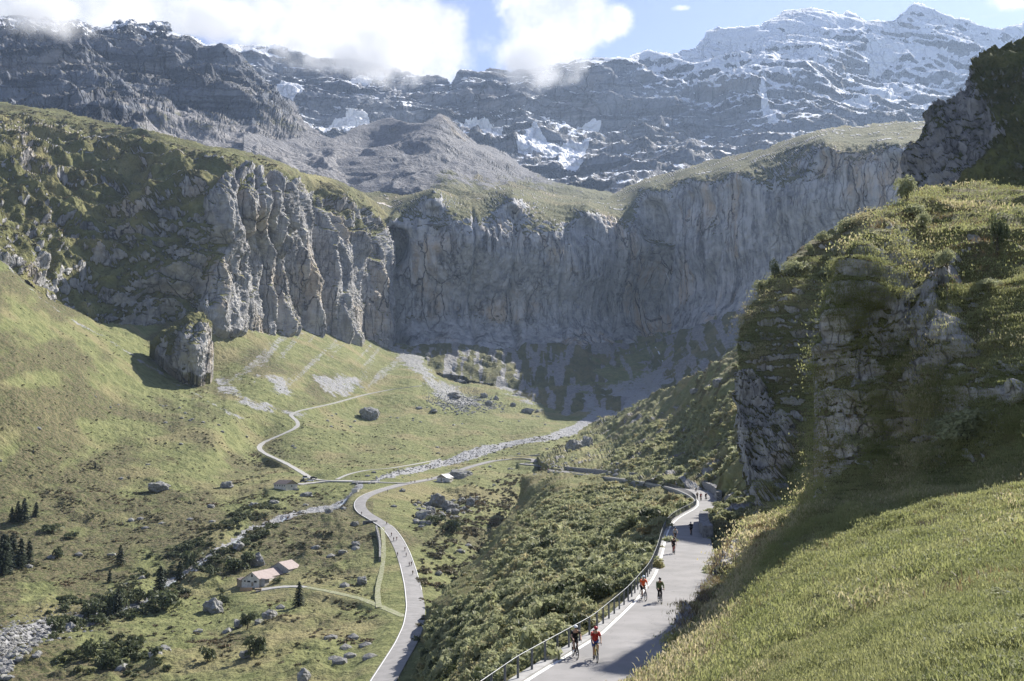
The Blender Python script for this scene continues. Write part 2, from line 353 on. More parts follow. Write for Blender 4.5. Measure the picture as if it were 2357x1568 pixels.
def disp_far(g, n, px, py):
    q = g + 60 * np.stack([fbm(g, 300, 3), fbm(g, 300, 3, off=9), fbm(g, 300, 3, off=31)], -1)
    d = 60 * fbm(q, 700, 2) + 42 * ridged(q, (420, 420, 700), 4)
    st = np.abs(((g[:, 2] + .18 * g[:, 0] + 30 * fbm(g, 260, 3)) / 46) % 1 - .5) * 2
    st2 = np.abs(((g[:, 2] + .22 * g[:, 0] + 18 * fbm(g, 200, 3)) / 105) % 1 - .5) * 2; d += 10 * st + 11 * sstep(st2, .2, .8) + 6 * ridged(q, (60, 60, 160), 4) + 3 * fbm(g, 22, 3)
    return d * np.interp(py, [0, 60, 160, 460], [.55, .6, .9, 1.0])
def mask_far(g, n, px, py):
    k = fbm(g, 120, 4); k2 = fbm(g, 35, 4, g=.6)
    right = sstep(px, 1250, 1700)
    line = 300 - 60 * right * 0                      # lower limit of the fresh snow
    alt = sstep(py, 165 + 175 * right, 40 + 50 * right)
    s = -.86 + 1.25 * alt + 2.6 * (n[:, 2] - .47) + .3 * k + .3 * k2
    s = sstep(s, -.25, .55)
    band = np.exp(-((py - 200) / 45) ** 2) * sstep(px, 1400, 1500) * (1 - sstep(px, 1900, 2000)); s = np.clip(s + .25 * band * (k2 > 0), 0, 1)
    for pl in SNOW: s = np.maximum(s, pmask(pl, px, py, 1.5, 3 + 4 * k2))
    sc = sstep(n[:, 2] + .15 * k, .55, .7) * sstep(py, 250, 330)
    return col4(1 - sc * .9, sc, s, 0)
far = Layer('mountain', RIDGE + [(2460, 480), (380, 480)],
            [(380, 90, 4100), (700, 120, 4200), (1100, 155, 4200), (1500, 110, 4300), (1870, 15, 4500), (2110, 0, 4600), (2460, 50, 4700), (1700, 80, 4300),
             (700, 210, 3900), (1100, 200, 4000), (1400, 190, 3950), (1700, 190, 3800), (1900, 160, 3900), (2000, 200, 4000), (2300, 200, 4100),
             (700, 300, 3600), (1100, 300, 3700), (1400, 290, 3600), (1700, 280, 3500), (2000, 280, 3600), (2400, 300, 3700),
             (700, 400, 3000), (1100, 400, 2900), (1400, 400, 2850), (1700, 400, 2900), (2400, 400, 3000), (700, 480, 2700), (1400, 480, 2500), (2400, 480, 2700)],
            2.1, disp_far, mask_far, M_FAR, rim=500, edge=(.25, 45), rag=1.5)

# ------------------------------------------------------------------ dark rock massif and scree, far left
def disp_lm(g, n, px, py):
    q = g + 35 * np.stack([fbm(g, 200, 3), fbm(g, 200, 3, off=9), fbm(g, 200, 3, off=31)], -1)
    sc = sstep(py, 225 + .1 * (px - 400), 300 + .1 * (px - 400)) * sstep(px, 250, 420)
    d = 30 * fbm(q, 330, 2) + 36 * ridged(q, (230, 230, 420), 5)
    st = np.abs(((g[:, 2] + .1 * g[:, 0] + 16 * fbm(g, 160, 3)) / 30) % 1 - .5) * 2
    d2 = 9 * st + 6 * ridged(q, (34, 34, 110), 4) + 2 * fbm(g, 12, 3)
    return d * (1 - .6 * sc) + d2 * (1 - .9 * sc) + sc * 8 * fbm(g, 50, 3)
def mask_lm(g, n, px, py):
    k = fbm(g, 60, 4); k2 = fbm(g, 15, 3)
    sc = sstep(py + 14 * k, 235 + .1 * (px - 400), 290 + .1 * (px - 400)) * sstep(px, 250, 400)
    sc = np.clip(sc + sstep(n[:, 2] + .2 * k, .62, .75) * .7, 0, 1)
    sn = sstep(n[:, 2] + .25 * k2 + .15 * k, .5, .75) * sstep(py, 130, 80)
    return col4(1 - sc, sc, sn * .8, 0)
Layer('rocky_massif', [(-90, 50), (0, 42), (80, 46), (150, 44), (182, 42), (205, 50), (235, 56), (255, 56), (262, 40), (270, 44), (276, 34), (286, 50), (296, 40), (312, 46), (318, 62), (345, 64), (352, 56), (366, 53), (392, 56), (400, 76), (415, 82), (440, 88), (462, 94),
       (470, 112), (500, 106), (520, 104), (540, 112), (570, 140), (600, 175), (636, 210), (660, 240), (690, 268), (720, 295), (800, 325), (900, 360), (1000, 400), (1000, 500), (-90, 480)],
      [(-90, 50, 2500), (200, 50, 2600), (400, 80, 2600), (520, 110, 2600), (0, 150, 2350), (250, 150, 2350), (450, 180, 2400), (600, 190, 2550), (0, 250, 2000), (250, 250, 2000), (400, 250, 2150), (560, 270, 2250),
       (660, 260, 2500), (-90, 330, 1700), (200, 330, 1650), (400, 330, 1750), (600, 330, 1950), (760, 330, 2200), (400, 480, 1500), (700, 450, 1650), (1000, 420, 2000), (1000, 500, 1750)],
      2.1, disp_lm, mask_lm, M_FAR, rim=250, edge=(.25, 40))

def disp_mo(g, n, px, py):
    return 17 * fbm(g, 210, 2) + 7 * ridged(g, (130, 130, 200), 2) + 16 * np.exp(-((px - 1013) / 42) ** 2 - ((py - 300) / 45) ** 2) + .8 * fbm(g, 14, 2) + 3 * ridged(g, (34, 34, 80), 2) * sstep(px, 850, 950)
def mask_mo(g, n, px, py):
    k = fbm(g, 50, 4); k2 = fbm(g, 16, 3)
    r = sstep(-n[:, 2] + .25 * k, -.66, -.5) * .95 + np.exp(-((px - 1020) ** 2 / 900 + (py - 290) ** 2 / 900)) * .8
    r = np.clip(r, 0, 1); s = 0
    gr = sstep(py + 20 * k + 15 * k2, 385, 440) * sstep(px, 950, 1050) * .8
    sc = np.clip(1 - gr, 0, 1)
    sn = np.zeros(len(px))
    for pl in SNOW[:3]: sn = np.maximum(sn, 0)
    return col4(r * .9, sc, sn, 0)
Layer('moraine_hill', [(560, 310), (600, 300), (640, 318), (690, 312), (735, 305), (760, 318), (790, 305), (830, 288), (870, 274), (905, 270), (940, 282), (975, 284), (1000, 270), (1013, 261), (1028, 266), (1042, 282), (1075, 312), (1100, 330), (1140, 342), (1165, 352), (1200, 380), (1250, 405), (1310, 425), (1370, 435), (1405, 442), (1460, 470), (1460, 520), (560, 520)],
      [(560, 310, 2000), (700, 310, 2250), (850, 280, 2500), (1013, 262, 2450), (1100, 330, 2500), (1200, 380, 2500), (1400, 445, 2350), (1460, 520, 1900), (600, 400, 1850), (800, 350, 2200), (800, 420, 1950), (1000, 350, 2150), (1000, 420, 1850), (1120, 400, 2050), (1250, 440, 2050), (560, 520, 1500), (1000, 500, 1550)],
      2.1, disp_mo, mask_mo, M_MORAINE, rim=200, edge=(.3, 30))

# ------------------------------------------------------------------ the cirque wall
WALLTOP = [(780, 470), (820, 442), (870, 440), (930, 432), (985, 436), (1010, 431), (1050, 424), (1085, 414), (1115, 411), (1142, 416), (1165, 430), (1200, 432), (1250, 440), (1300, 446), (1340, 456), (1395, 458), (1412, 446), (1450, 422), (1500, 405), (1560, 394), (1620, 372), (1700, 352), (1760, 342), (1800, 325), (1850, 306), (1900, 296), (1960, 288), (2000, 284), (2060, 279), (2130, 277), (2260, 275)]
WALLRIM = [(780, 520), (850, 500), (890, 505), (915, 480), (960, 448), (1010, 440), (1060, 436), (1100, 434), (1150, 436), (1200, 452), (1260, 462), (1330, 470), (1400, 478), (1432, 486), (1450, 462), (1500, 430), (1560, 410), (1640, 398), (1700, 390), (1740, 372), (1790, 350), (1850, 330), (1900, 322), (2000, 326), (2100, 325), (2260, 330)]
WALLFOOT = [(780, 800), (850, 790), (895, 795), (940, 800), (990, 796), (1050, 797), (1120, 806), (1190, 808), (1212, 792), (1260, 797), (1330, 802), (1420, 795), (1500, 788), (1560, 772), (1640, 742), (1720, 716), (1800, 690), (2000, 640), (2260, 600)]
def disp_wall(g, n, px, py):
    rim = interp_line(WALLRIM, px); foot = interp_line(WALLFOOT, px)
    cl = sstep(py, rim - 4, rim + 10) * (1 - sstep(py, foot - 4, foot + 10))
    q = g + 14 * np.stack([fbm(g, 90, 3), fbm(g, 90, 3, off=9), fbm(g, 90, 3, off=31)], -1)
    c = 4 * fbm(q, (150, 150, 400), 2) + 2.6 * ridged(q, (62, 62, 420), 3) + 1.5 * ridged(q, (13, 13, 80), 4) + 1.1 * fbm(q, (5, 5, 9), 3) - 4
    st = np.abs(((g[:, 2] + .10 * g[:, 0] + 12 * fbm(g, 110, 3)) / 38) % 1 - .5) * 2
    bd = ((g[:, 2] + .06 * g[:, 0] + 3 * fbm(g, 60, 3)) / 13) % 1; c += .5 * sstep(bd, .0, .8) * (fbm(g, 50, 2) > .0) + 1.3 * st + 2 * np.abs(fbm(g, 30, 3))
    for x0, w0, dp in ((902, 20, 75), (1502, 24, 60), (1420, 8, 16), (1185, 7, 12), (1640, 9, 12), (1090, 5, 8), (1300, 6, 8), (1560, 6, 8), (1780, 8, 10)):
        xx = x0 + 8 * np.sin(py / 40); c -= dp * np.exp(-((px - xx) / w0) ** 2) * sstep(py, rim + 20, rim + 90)
    o = (2.5 * fbm(g, 90, 3) + .6 * fbm(g, 12, 2)) + 8 * ridged(g, (50, 50, 160), 3) * (py > foot)
    return c * cl + o * (1 - cl)
def mask_wall(g, n, px, py):
    rim = interp_line(WALLRIM, px); foot = interp_line(WALLFOOT, px); k = fbm(g, 30, 4); k2 = fbm(g, 9, 3)
    cl = sstep(py + 9 * k + 4 * k2, rim - 3, rim + 5) * (1 - sstep(py + 3 * k, foot - 4, foot + 4))
    ledge = sstep(n[:, 2] + .15 * k, .5, .7) * .9
    r = np.clip(cl - ledge * sstep(foot - py, 30, 90), 0, 1)
    top = py < rim
    rr = np.where(top, sstep(k + .7 * k2, .35, .7) * .8, r)
    sc = np.where(top, sstep(k2 + k, .0, .8) * .5 * (px > 1400) + .1, 0)
    sc = np.where(py > foot, sstep(fbm(np.stack([px, py * .35, 0 * px], -1), 22, 4) + .3 * k2, -.12, .25), sc)
    return col4(rr, sc, 0, .3)
YR = [(780, 1330), (900, 1480), (1000, 1500), (1180, 1540), (1350, 1600), (1500, 1680), (1600, 1500), (1700, 1350), (1900, 1200), (2060, 1120), (2260, 1040)]
ctrl = []
for x in (780, 900, 1000, 1180, 1350, 1500, 1600, 1700, 1900, 2060, 2260):
    yw = interp_line(YR, x); r = interp_line(WALLRIM, x); f = interp_line(WALLFOOT, x); t = interp_line(WALLTOP, x)
    ctrl += [(x, t, yw * 1.22 + 30), (x, r - 7, yw * 1.085), (x, r + 4, yw * 1.03), (x, r + 45, yw * 1.02), (x, (r + f) / 2, yw * 1.005), (x, f - 14, yw * .988), (x, f + 2, yw * .972), (x, f + 20, yw * .94), (x, f + 90, yw * .80)]
wall = Layer('cliff_wall', WALLTOP + [(2260, 720), (1720, 860), (1500, 960), (1300, 980), (1100, 880), (950, 860), (780, 860)], ctrl, 2.1, disp_wall, mask_wall, M_CLIFF, rim=150, edge=(.4, 16))

# ------------------------------------------------------------------ left massif: green shoulders and the pillar cliff
LTOP = [(-90, 222), (0, 232), (60, 239), (120, 245), (180, 260), (250, 278), (303, 291), (330, 294), (380, 304), (430, 318), (480, 329), (530, 336), (560, 345), (600, 350), (650, 370), (690, 388), (715, 400), (760, 404), (800, 420), (840, 442), (870, 468), (895, 492)]
LFOOT = [(-90, 520), (0, 590), (60, 640), (130, 690), (180, 718), (235, 742), (300, 748), (350, 752), (400, 742), (440, 726), (470, 716), (486, 752), (520, 758), (560, 762), (600, 766), (655, 764), (700, 748), (730, 764), (780, 776), (850, 786), (896, 796), (905, 800)]
PILRIM = [(455, 470), (480, 455), (520, 402), (560, 392), (590, 392), (640, 402), (690, 410), (715, 440), (735, 470), (760, 500), (800, 530), (850, 545), (880, 520), (900, 560)]
def is_pillar(px, py, k=0):
    left = np.interp(py, [380, 420, 470, 560, 640, 720, 760], [560, 520, 470, 500, 470, 468, 485]) + 6 * k
    return sstep(px, left - 6, left + 6) * sstep(py + 6 * k, interp_line(PILRIM, px) - 4, interp_line(PILRIM, px) + 8)
def disp_mass(g, n, px, py):
    q = g + 10 * np.stack([fbm(g, 60, 3), fbm(g, 60, 3, off=9), fbm(g, 60, 3, off=31)], -1)
    pl = is_pillar(px, py)
    # pillar face: deep vertical grooves between rounded towers
    c = 16 * (1 - np.abs(perlin(q / np.array([52, 52, 420.])) * 2)) + 7 * (1 - np.abs(perlin(q / np.array([21, 21, 150.]) + 5) * 2)) + 2.2 * ridged(q, (6, 6, 30), 3) + .9 * fbm(q, 3.5, 3) + 6 * fbm(q, 80, 2)
    for x0, dp, w0 in ((548, 16, 7), (618, 18, 7), (735, 30, 8), (655, 10, 5), (850, 22, 10), (590, 8, 4), (700, 8, 4), (790, 10, 5)):
        xx = x0 + (py - 560) * .06; c -= dp * np.exp(-((px - xx) / w0) ** 2)
    # green shoulder: lumpy terraces with short rock steps
    zz = g[:, 2] + 22 * fbm(g, 75, 3) + .05 * g[:, 0]; ph = (zz / 24) % 1; st = sstep(ph, .0, .75) - sstep(ph, .80, 1.0)
    s = 12 * fbm(q, 110, 3) + 11 * ridged(q, (75, 75, 120), 3) - 6 + 9 * st + 3.2 * fbm(g, 14, 3) + 1.3 * fbm(g, 4.5, 3)
    top = sstep(py, interp_line(LTOP, px) + 4, interp_line(LTOP, px) + 60)
    s = s * (.35 + .65 * top)
    return c * pl + s * (1 - pl)
def mask_mass(g, n, px, py):
    k = fbm(g, 34, 4); k2 = fbm(g, 8, 3); pl = is_pillar(px, py, k2); foot = interp_line(LFOOT, px); top = interp_line(LTOP, px)
    steep = sstep(-n[:, 2] + .22 * k + .12 * k2, -.06, .16)
    low = sstep(py + 18 * k, foot - 105, foot - 35) * .55; leftr = sstep(160 - px, 0, 60) * sstep(py - 250, 0, 40) * sstep(470 - py, 0, 40) * .45
    r = np.clip(steep * 1.0 * sstep(py - top, 20, 60) + (low + leftr) * sstep(k2 + .7 * k - n[:, 2] * .6, -.1, .4) * 1.4, 0, 1)
    r = r * (1 - pl) + pl * (1 - .8 * sstep(n[:, 2] + .1 * k2, .55, .7))
    heath = np.clip(.4 + .8 * k + .3 * k2, 0, 1) * (1 - pl)
    return col4(r, 0, 0, heath)
lm = [(-90, 222, 1500), (0, 232, 1480), (180, 260, 1420), (303, 291, 1300), (330, 294, 1230), (480, 329, 1200), (600, 350, 1260), (715, 400, 1350), (800, 420, 1450), (895, 492, 1560),
      (-90, 300, 1100), (0, 300, 1080), (100, 330, 1100), (200, 320, 1200), (320, 340, 1120), (440, 360, 1110), (560, 370, 1160), (-90, 420, 920), (0, 430, 930), (150, 430, 1000), (300, 430, 1020), (430, 430, 1010), (0, 520, 850), (150, 560, 930), (300, 560, 960), (430, 560, 960),
      (520, 402, 1040), (590, 398, 1110), (690, 410, 1210), (760, 500, 1290), (850, 545, 1390), (900, 560, 1500),
      (-90, 520, 780), (0, 590, 800), (130, 690, 850), (235, 742, 890), (350, 752, 935), (440, 726, 950), (470, 716, 948), (486, 752, 955), (560, 762, 1020), (655, 764, 1100), (730, 764, 1180), (850, 786, 1310), (900, 798, 1400),
      (500, 560, 985), (560, 580, 1040), (655, 580, 1130), (735, 600, 1220), (850, 650, 1340), (300, 660, 925), (150, 640, 885), (400, 640, 945)]
massif = Layer('grassy_massif', LTOP + [(905, 560), (905, 830), (850, 815), (700, 790), (600, 800), (470, 780), (340, 790), (220, 775), (100, 700), (0, 620), (-90, 560)], lm, 1.9, disp_mass, mask_mass, M_MASSIF, rim=120, edge=(.35, 30))

# ------------------------------------------------------------------ valley floor with its slopes
LROAD = [(870, 1590, 206), (882, 1568, 215), (905, 1530, 232), (935, 1480, 260), (952, 1440, 286), (957, 1400, 316), (950, 1350, 352), (940, 1310, 382), (927, 1270, 410), (912, 1240, 432), (893, 1215, 452), (865, 1197, 470), (838, 1182, 486), (826, 1168, 500), (828, 1153, 520), (846, 1140, 540), (880, 1128, 560), (920, 1117, 585), (960, 1109, 610), (1000, 1102, 640)]
URETURN = [(1000, 1102, 640), (1045, 1088, 670), (1086, 1074, 700), (1131, 1062, 735), (1180, 1056.5, 755), (1215, 1056, 748), (1237, 1059, 725), (1228, 1064, 690), (1199, 1068, 662), (1229, 1071, 640), (1262, 1073, 615), (1282, 1077, 590), (1272, 1082, 560), (1262, 1084, 545)]
TRACK = [(770, 1107, 605), (735, 1106, 608), (715, 1101, 622), (690, 1085, 655), (655, 1065, 690), (610, 1045, 722), (592, 1032, 745), (603, 1020, 760), (650, 1000, 780), (683, 985, 800), (690, 975, 815), (675, 962, 830), (664, 955, 840), (690, 945, 865), (760, 930, 915), (840, 908, 985), (905, 896, 1040), (968, 888, 1090)]
LINKP = [(680, 1116, 575), (720, 1112, 590), (770, 1107, 603), (830, 1109, 604), (900, 1112, 604), (935, 1113, 598)]
SIDEP = [(775, 1104, 612), (800, 1092, 640), (840, 1083, 665), (900, 1078, 690), (960, 1068, 720), (1010, 1058, 745)]
BED = [(850, 1112), (880, 1100), (920, 1090), (970, 1080), (1010, 1066), (1060, 1048), (1130, 1032), (1200, 1018), (1260, 1010), (1310, 995), (1360, 965), (1400, 950), (1470, 930)]
FARMP = [(590, 1360, 372), (640, 1352, 374), (680, 1350, 372), (705, 1352, 370), (760, 1362, 358), (830, 1378, 340), (880, 1398, 322), (930, 1420, 302)]
STREAM = [(-40, 1545), (20, 1500), (90, 1450), (170, 1420), (230, 1400), (300, 1378), (340, 1360), (370, 1330), (430, 1300), (480, 1275), (530, 1245), (570, 1215), (620, 1195), (680, 1170), (760, 1155), (800, 1138), (830, 1118)]
VY = [(-90, 500, 800), (0, 600, 785), (0, 700, 700), (0, 850, 610), (0, 1000, 560), (0, 1150, 505), (0, 1250, 450), (0, 1400, 345), (0, 1500, 298), (0, 1600, 262), (-90, 1600, 262), (-90, 1300, 420),
      (130, 690, 835), (235, 745, 872), (300, 800, 850), (420, 865, 865), (200, 850, 725), (200, 1000, 640), (200, 1150, 535), (200, 1300, 425), (200, 1450, 326), (200, 1600, 255),
      (350, 756, 930), (470, 725, 944), (490, 760, 952), (560, 768, 1010), (655, 770, 1090), (730, 770, 1170), (850, 792, 1300), (896, 800, 1390),
      (470, 860, 900), (600, 900, 850), (780, 850, 1050), (500, 1000, 690), (400, 1100, 590), (500, 1180, 520), (500, 1250, 440), (600, 1340, 385), (500, 1450, 320), (500, 1600, 232), (700, 1400, 326), (700, 1600, 212), (800, 1300, 398), (640, 1115, 588), (620, 1230, 455),
      (850, 1000, 850), (960, 930, 1000), (960, 880, 1110), (1100, 950, 1000), (1200, 930, 1100), (1350, 960, 1040), (1300, 1000, 915), (1180, 1020, 855), (1000, 1050, 760), (1060, 870, 1300), (1120, 812, 1500), (1200, 870, 1380), (1290, 900, 1280), (1400, 890, 1290), (1400, 940, 1130), (1500, 880, 1290), (1600, 810, 1330), (1720, 730, 1300),
      (1300, 806, 1555), (1500, 796, 1610), (1640, 750, 1460), (1000, 802, 1480), (1450, 955, 1060), (1700, 900, 1000), (1100, 1150, 560), (1100, 1300, 425), (1100, 1450, 290), (1100, 1600, 190), (1000, 1200, 500), (1300, 1150, 640), (1300, 1500, 330), (1500, 1050, 800)]
VY += [(x, y, Y) for x, y, Y in LROAD[::2]] + [(x, y, Y) for x, y, Y in TRACK[2::4]] + [(1086, 1074, 700), (1180, 1056.5, 755), (1237, 1060, 722)]
OUTCROP = [(346, 792), (372, 760), (420, 728), (470, 712), (485, 735), (492, 800), (488, 850), (460, 868), (420, 860), (395, 845), (365, 815)]
def disp_val(g, n, px, py):
    d = g[:, 1]; slope = sstep(-n[:, 2], -.97, -.85)
    lump = sstep(fbm(np.stack([px, py * 2, 0 * px], -1), 160, 3), -.1, .5)
    hum = np.clip(fbm(g, 9, 3), -.15, 2) * 1.5 + np.clip(fbm(g, 22, 3), -.2, 2) * 2.2
    r = 4 * fbm(g, 130, 3) + hum * (.25 + .9 * lump * (py > 1100)) + .35 * fbm(g, 2.6, 3)
    r += 6 * (ridged(np.stack([px, py * .3 + px * .2, 0 * px], -1), (60, 160, 1), 3) - .6) * sstep(800 - px, 0, 300) * sstep(1050 - py, 0, 120) * .12
    bed = dist_line(STREAM, px, py); r -= 3.5 * np.exp(-(bed / 18) ** 2)
    sc = sstep(-py, -965, -930) * sstep(px, 930, 990); r = r + sc * (2.0 * fbm(g, 30, 4) + 1.2 * np.abs(fbm(g, 7, 3)))
    back = sstep(-py, -945, -900) * sstep(px, 1170, 1330); r = r + back * 6 * ridged(g, (55, 55, 200), 3)
    return r
def mask_val(g, n, px, py):
    k = fbm(g, 26, 4); k2 = fbm(g, 7, 3); q = np.stack([px, py, 0 * px], -1)
    s = np.zeros(len(px))
    bed = dist_line(BED, px, py); wd = np.interp(px, [850, 900, 1000, 1100, 1200, 1300, 1450], [3, 4, 8, 11, 8, 9, 26]); s = np.maximum(s, sstep(wd + 3 * k2 - bed, -2, 2))
    st = dist_line(STREAM, px, py); ws = np.interp(px, [0, 100, 200, 300, 500, 620, 700, 830], [34, 24, 13, 9, 9, 8, 8, 6]); s = np.maximum(s, sstep(ws * (1 + .25 * k + .3 * k2) - st, -2, 2))
    # scree fans under the walls
    fan = fbm(np.stack([px + .9 * (py - 800), py * .22, 0 * px], -1), 34, 4)
    a = (px > 490) & (px < 960) & (py > 762) & (py < 950); s = np.where(a, np.maximum(s, .5 * sstep(fan + .3 * k2 - .55 * sstep(py, 860, 940), .15, .55)), s)
    for pl in ([(498, 872), (560, 910), (640, 950), (590, 948), (505, 900)], [(498, 872), (560, 905), (640, 945), (700, 962), (640, 948), (560, 925), (505, 900)], [(610, 860), (660, 868), (668, 905), (640, 912)], [(720, 860), (820, 868), (830, 905), (750, 900)],
               [(895, 792), (950, 800), (980, 830), (1010, 880), (1080, 910), (1130, 925), (1060, 940), (1010, 925), (975, 880), (940, 850)],
               [(1080, 835), (1120, 838), (1180, 870), (1240, 915), (1270, 935), (1215, 930), (1150, 895)], [(1240, 925), (1400, 900), (1600, 820), (1720, 730), (1760, 740), (1700, 830), (1500, 930), (1440, 955), (1330, 945)]):
        s = np.maximum(s, pmask(pl, px, py, 9, 11 * k2 + 11 * k) * .68)
    back = (py < 925) & (px > 1130); rb = fbm(np.stack([px - .5 * (py - 800), py * .25, 0 * px], -1), 26, 4); s = np.where(back, np.maximum(s, sstep(rb, .2, .5) * .6), s)
    # the trace of the gully at the foot of the cliff
    gl = dist_line([(0, 590), (60, 650), (150, 728), (250, 785), (310, 822), (400, 880), (480, 925), (560, 965)], px, py); s = np.maximum(s, .62 * sstep(2.0 + 3.5 * k2 + 3 * k - gl, -1.5, 2.5))
    heath = sstep(fbm(q, (170, 90, 1), 4) + .25 * k + .55 * sstep(py, 1080, 1180) * (px < 860) * (py < 1330) + .45 * sstep(330 - px, 0, 150) * (py > 620) - .25 * sstep(px, 880, 960) * (py < 1150), .05, .55)
    heath = heath * (1 - .75 * sstep(px, 700, 900) * (py < 1140))
    fm = dist_line([(x, y) for x, y, _ in FARMP], px, py); heath *= sstep(fm, 20, 60)
    return col4(0 * px, s, 0, heath)
def disp_oc(g, n, px, py):
    q = g + 4 * np.stack([fbm(g, 20, 3), fbm(g, 20, 3, off=9), fbm(g, 20, 3, off=31)], -1); return 5 * ridged(q, (24, 24, 90), 3) + 1.6 * ridged(q, (7, 7, 24), 3) + .7 * fbm(g, 3, 2)
def mask_oc(g, n, px, py):
    k = fbm(g, 14, 3); k2 = fbm(g, 5, 3); top = interp_line([(340, 800), (372, 758), (420, 728), (470, 712), (500, 740)], px); gr = sstep(top + 22 + 10 * k - py, -6, 6) + sstep(n[:, 2] + .2 * k2, .5, .65) * .8 + sstep(430 - px, 0, 40) * sstep(k, -.1, .3) * .7
    return col4(np.clip(1 - gr, 0, 1), 0, 0, .4)
Layer('rock_outcrop', OUTCROP, [(346, 792, 848), (372, 758, 858), (420, 728, 868), (472, 712, 880), (485, 735, 868), (492, 800, 856), (488, 850, 848), (455, 868, 826), (420, 862, 826), (385, 838, 836), (452, 800, 818), (465, 740, 850), (400, 790, 836)], 1.6, disp_oc, mask_oc, M_MASSIF, rim=30, edge=(.4, 12), rag=2.0)
flat = [([(x, y) for x, y, _ in LROAD], 28), ([(x, y) for x, y, _ in LROAD[:8]], 66), ([(x, y) for x, y, _ in LROAD[7:13]], 42), ([(x, y) for x, y, _ in URETURN], 8), ([(x, y) for x, y, _ in TRACK], 7), ([(x, y) for x, y, _ in LINKP], 9), ([(x, y) for x, y, _ in SIDEP], 6), ([(x, y) for x, y, _ in FARMP], 10),
        ([(560, 1352), (650, 1320)], 42), ([(625, 1120), (690, 1116)], 14), ([(1000, 1105), (1050, 1098)], 16)]
valley = Layer('valley_ground', [(-90, 480), (0, 590), (60, 640), (130, 690), (235, 738), (350, 748), (440, 722), (472, 712), (486, 748), (560, 758), (655, 760), (700, 742), (780, 766), (850, 780), (896, 788), (940, 792), (1050, 790), (1120, 800), (1190, 802), (1212, 786), (1260, 790), (1330, 794), (1420, 790), (1500, 780), (1560, 764), (1640, 734), (1760, 700), (1760, 1000), (1560, 1100), (1400, 1300), (1250, 1600), (-90, 1600)],
               VY, 2.0, disp_val, mask_val, M_VALLEY, rim=0, flat=flat)

# ------------------------------------------------------------------ slope beyond the upper road
def disp_rs(g, n, px, py):
    return 3.5 * fbm(g, 60, 3) + 2.2 * np.clip(fbm(g, 14, 3), -.2, 2) + .9 * ridged(g, (4, 30, 8), 3) * .5 + .3 * fbm(g, 2, 3)
def mask_rs(g, n, px, py):
    k = fbm(g, 18, 4); k2 = fbm(g, 5, 3)
    r = sstep(k + .6 * k2 - .3 * (py < 930), .42, .7) * .9
    wallr = pmask([(1560, 1108), (1600, 1108), (1640, 1118), (1660, 1140), (1655, 1155), (1600, 1125)], px, py, 5, 3 * k2)
    return col4(np.maximum(r, wallr), 0 * px, 0, sstep(k + k2, -.3, .5) * (.5 + .5 * (px > 1590)))
RSY = [(1240, 1052, 740), (1262, 1076, 600), (1290, 1079, 560), (1340, 1087, 500), (1420, 1095, 400), (1500, 1106, 335), (1560, 1114, 300), (1610, 1124, 265), (1655, 1145, 225), (1720, 1150, 190), (1780, 1150, 170), (1700, 1060, 245), (1690, 950, 325), (1780, 950, 290), (1690, 850, 420), (1690, 802, 500), (1780, 760, 480), (1600, 1000, 420), (1600, 1060, 345), (1500, 1000, 520), (1500, 905, 740), (1380, 962, 900), (1600, 858, 580), (1400, 1030, 640), (1320, 1010, 800)]
rslope = Layer('right_slope', [(1234, 1056), (1262, 1040), (1310, 1012), (1380, 962), (1420, 945), (1480, 915), (1540, 885), (1600, 855), (1650, 828), (1690, 804), (1790, 750), (1790, 1190), (1665, 1160), (1640, 1140), (1600, 1124), (1540, 1112), (1440, 1100), (1350, 1090), (1285, 1083), (1262, 1080)], RSY, 2.0, disp_rs, mask_rs, M_SLOPE, rim=20)

# ------------------------------------------------------------------ bank under the upper road
ZR = -10.9
LEFTE = [(1120, 1640), (1211, 1568), (1383, 1461), (1461, 1387), (1508, 1326), (1524, 1280), (1531, 1245), (1538, 1218), (1554, 1197), (1585, 1179), (1606, 1169), (1614, 1161), (1610, 1152), (1598, 1144), (1578, 1134), (1552, 1124), (1500, 1112), (1420, 1101), (1340, 1092), (1262, 1084.5)]
RIGHTE = [(1300, 1640), (1422, 1568), (1513, 1518), (1579, 1431), (1614, 1390), (1638, 1343), (1632, 1300), (1622, 1250), (1616, 1215), (1617, 1190), (1628, 1170), (1646, 1155), (1648, 1144), (1630, 1131), (1600, 1122), (1560, 1114), (1500, 1106), (1420, 1096.5), (1340, 1088), (1285, 1081)]
def disp_bk(g, n, px, py):
    return -.6 + 2.2 * fbm(g, 30, 3) * sstep(g[:, 1], 80, 160) + .5 * fbm(g, 6, 3)
def mask_bk(g, n, px, py):
    k = fbm(g, 18, 4); k2 = fbm(g, 5, 3)
    lf = pmask([(1200, 1095), (1260, 1090), (1330, 1098), (1320, 1125), (1240, 1150), (1195, 1150)], px, py, 4, 2 * k2)
    return col4(lf * 0, pmask([(1170, 1150), (1195, 1155), (1130, 1215), (1075, 1240), (1110, 1205)], px, py, 8, 10 * k2) * .8, 0, .4 + .4 * k)
BKY = []
for (x, y) in LEFTE: 
    q = on_plane(np.array(x), np.array(y), ZR - .5); BKY.append((x, y, float(q[1]) + .4))
BKY += [(1040, 1640, 80), (1100, 1568, 76), (1000, 1568, 150), (950, 1600, 195), (1050, 1400, 205), (1200, 1400, 128), (1300, 1400, 98), (1400, 1400, 80), (1200, 1250, 262), (1350, 1250, 190), (1450, 1250, 145), (1300, 1150, 340), (1480, 1160, 262), (1100, 1300, 360), (1000, 1400, 270), (975, 1440, 282), (1130, 1235, 440), (1200, 1170, 450), (1205, 1100, 545), (1195, 1150, 520), (1240, 1120, 480), (970, 1540, 215)]
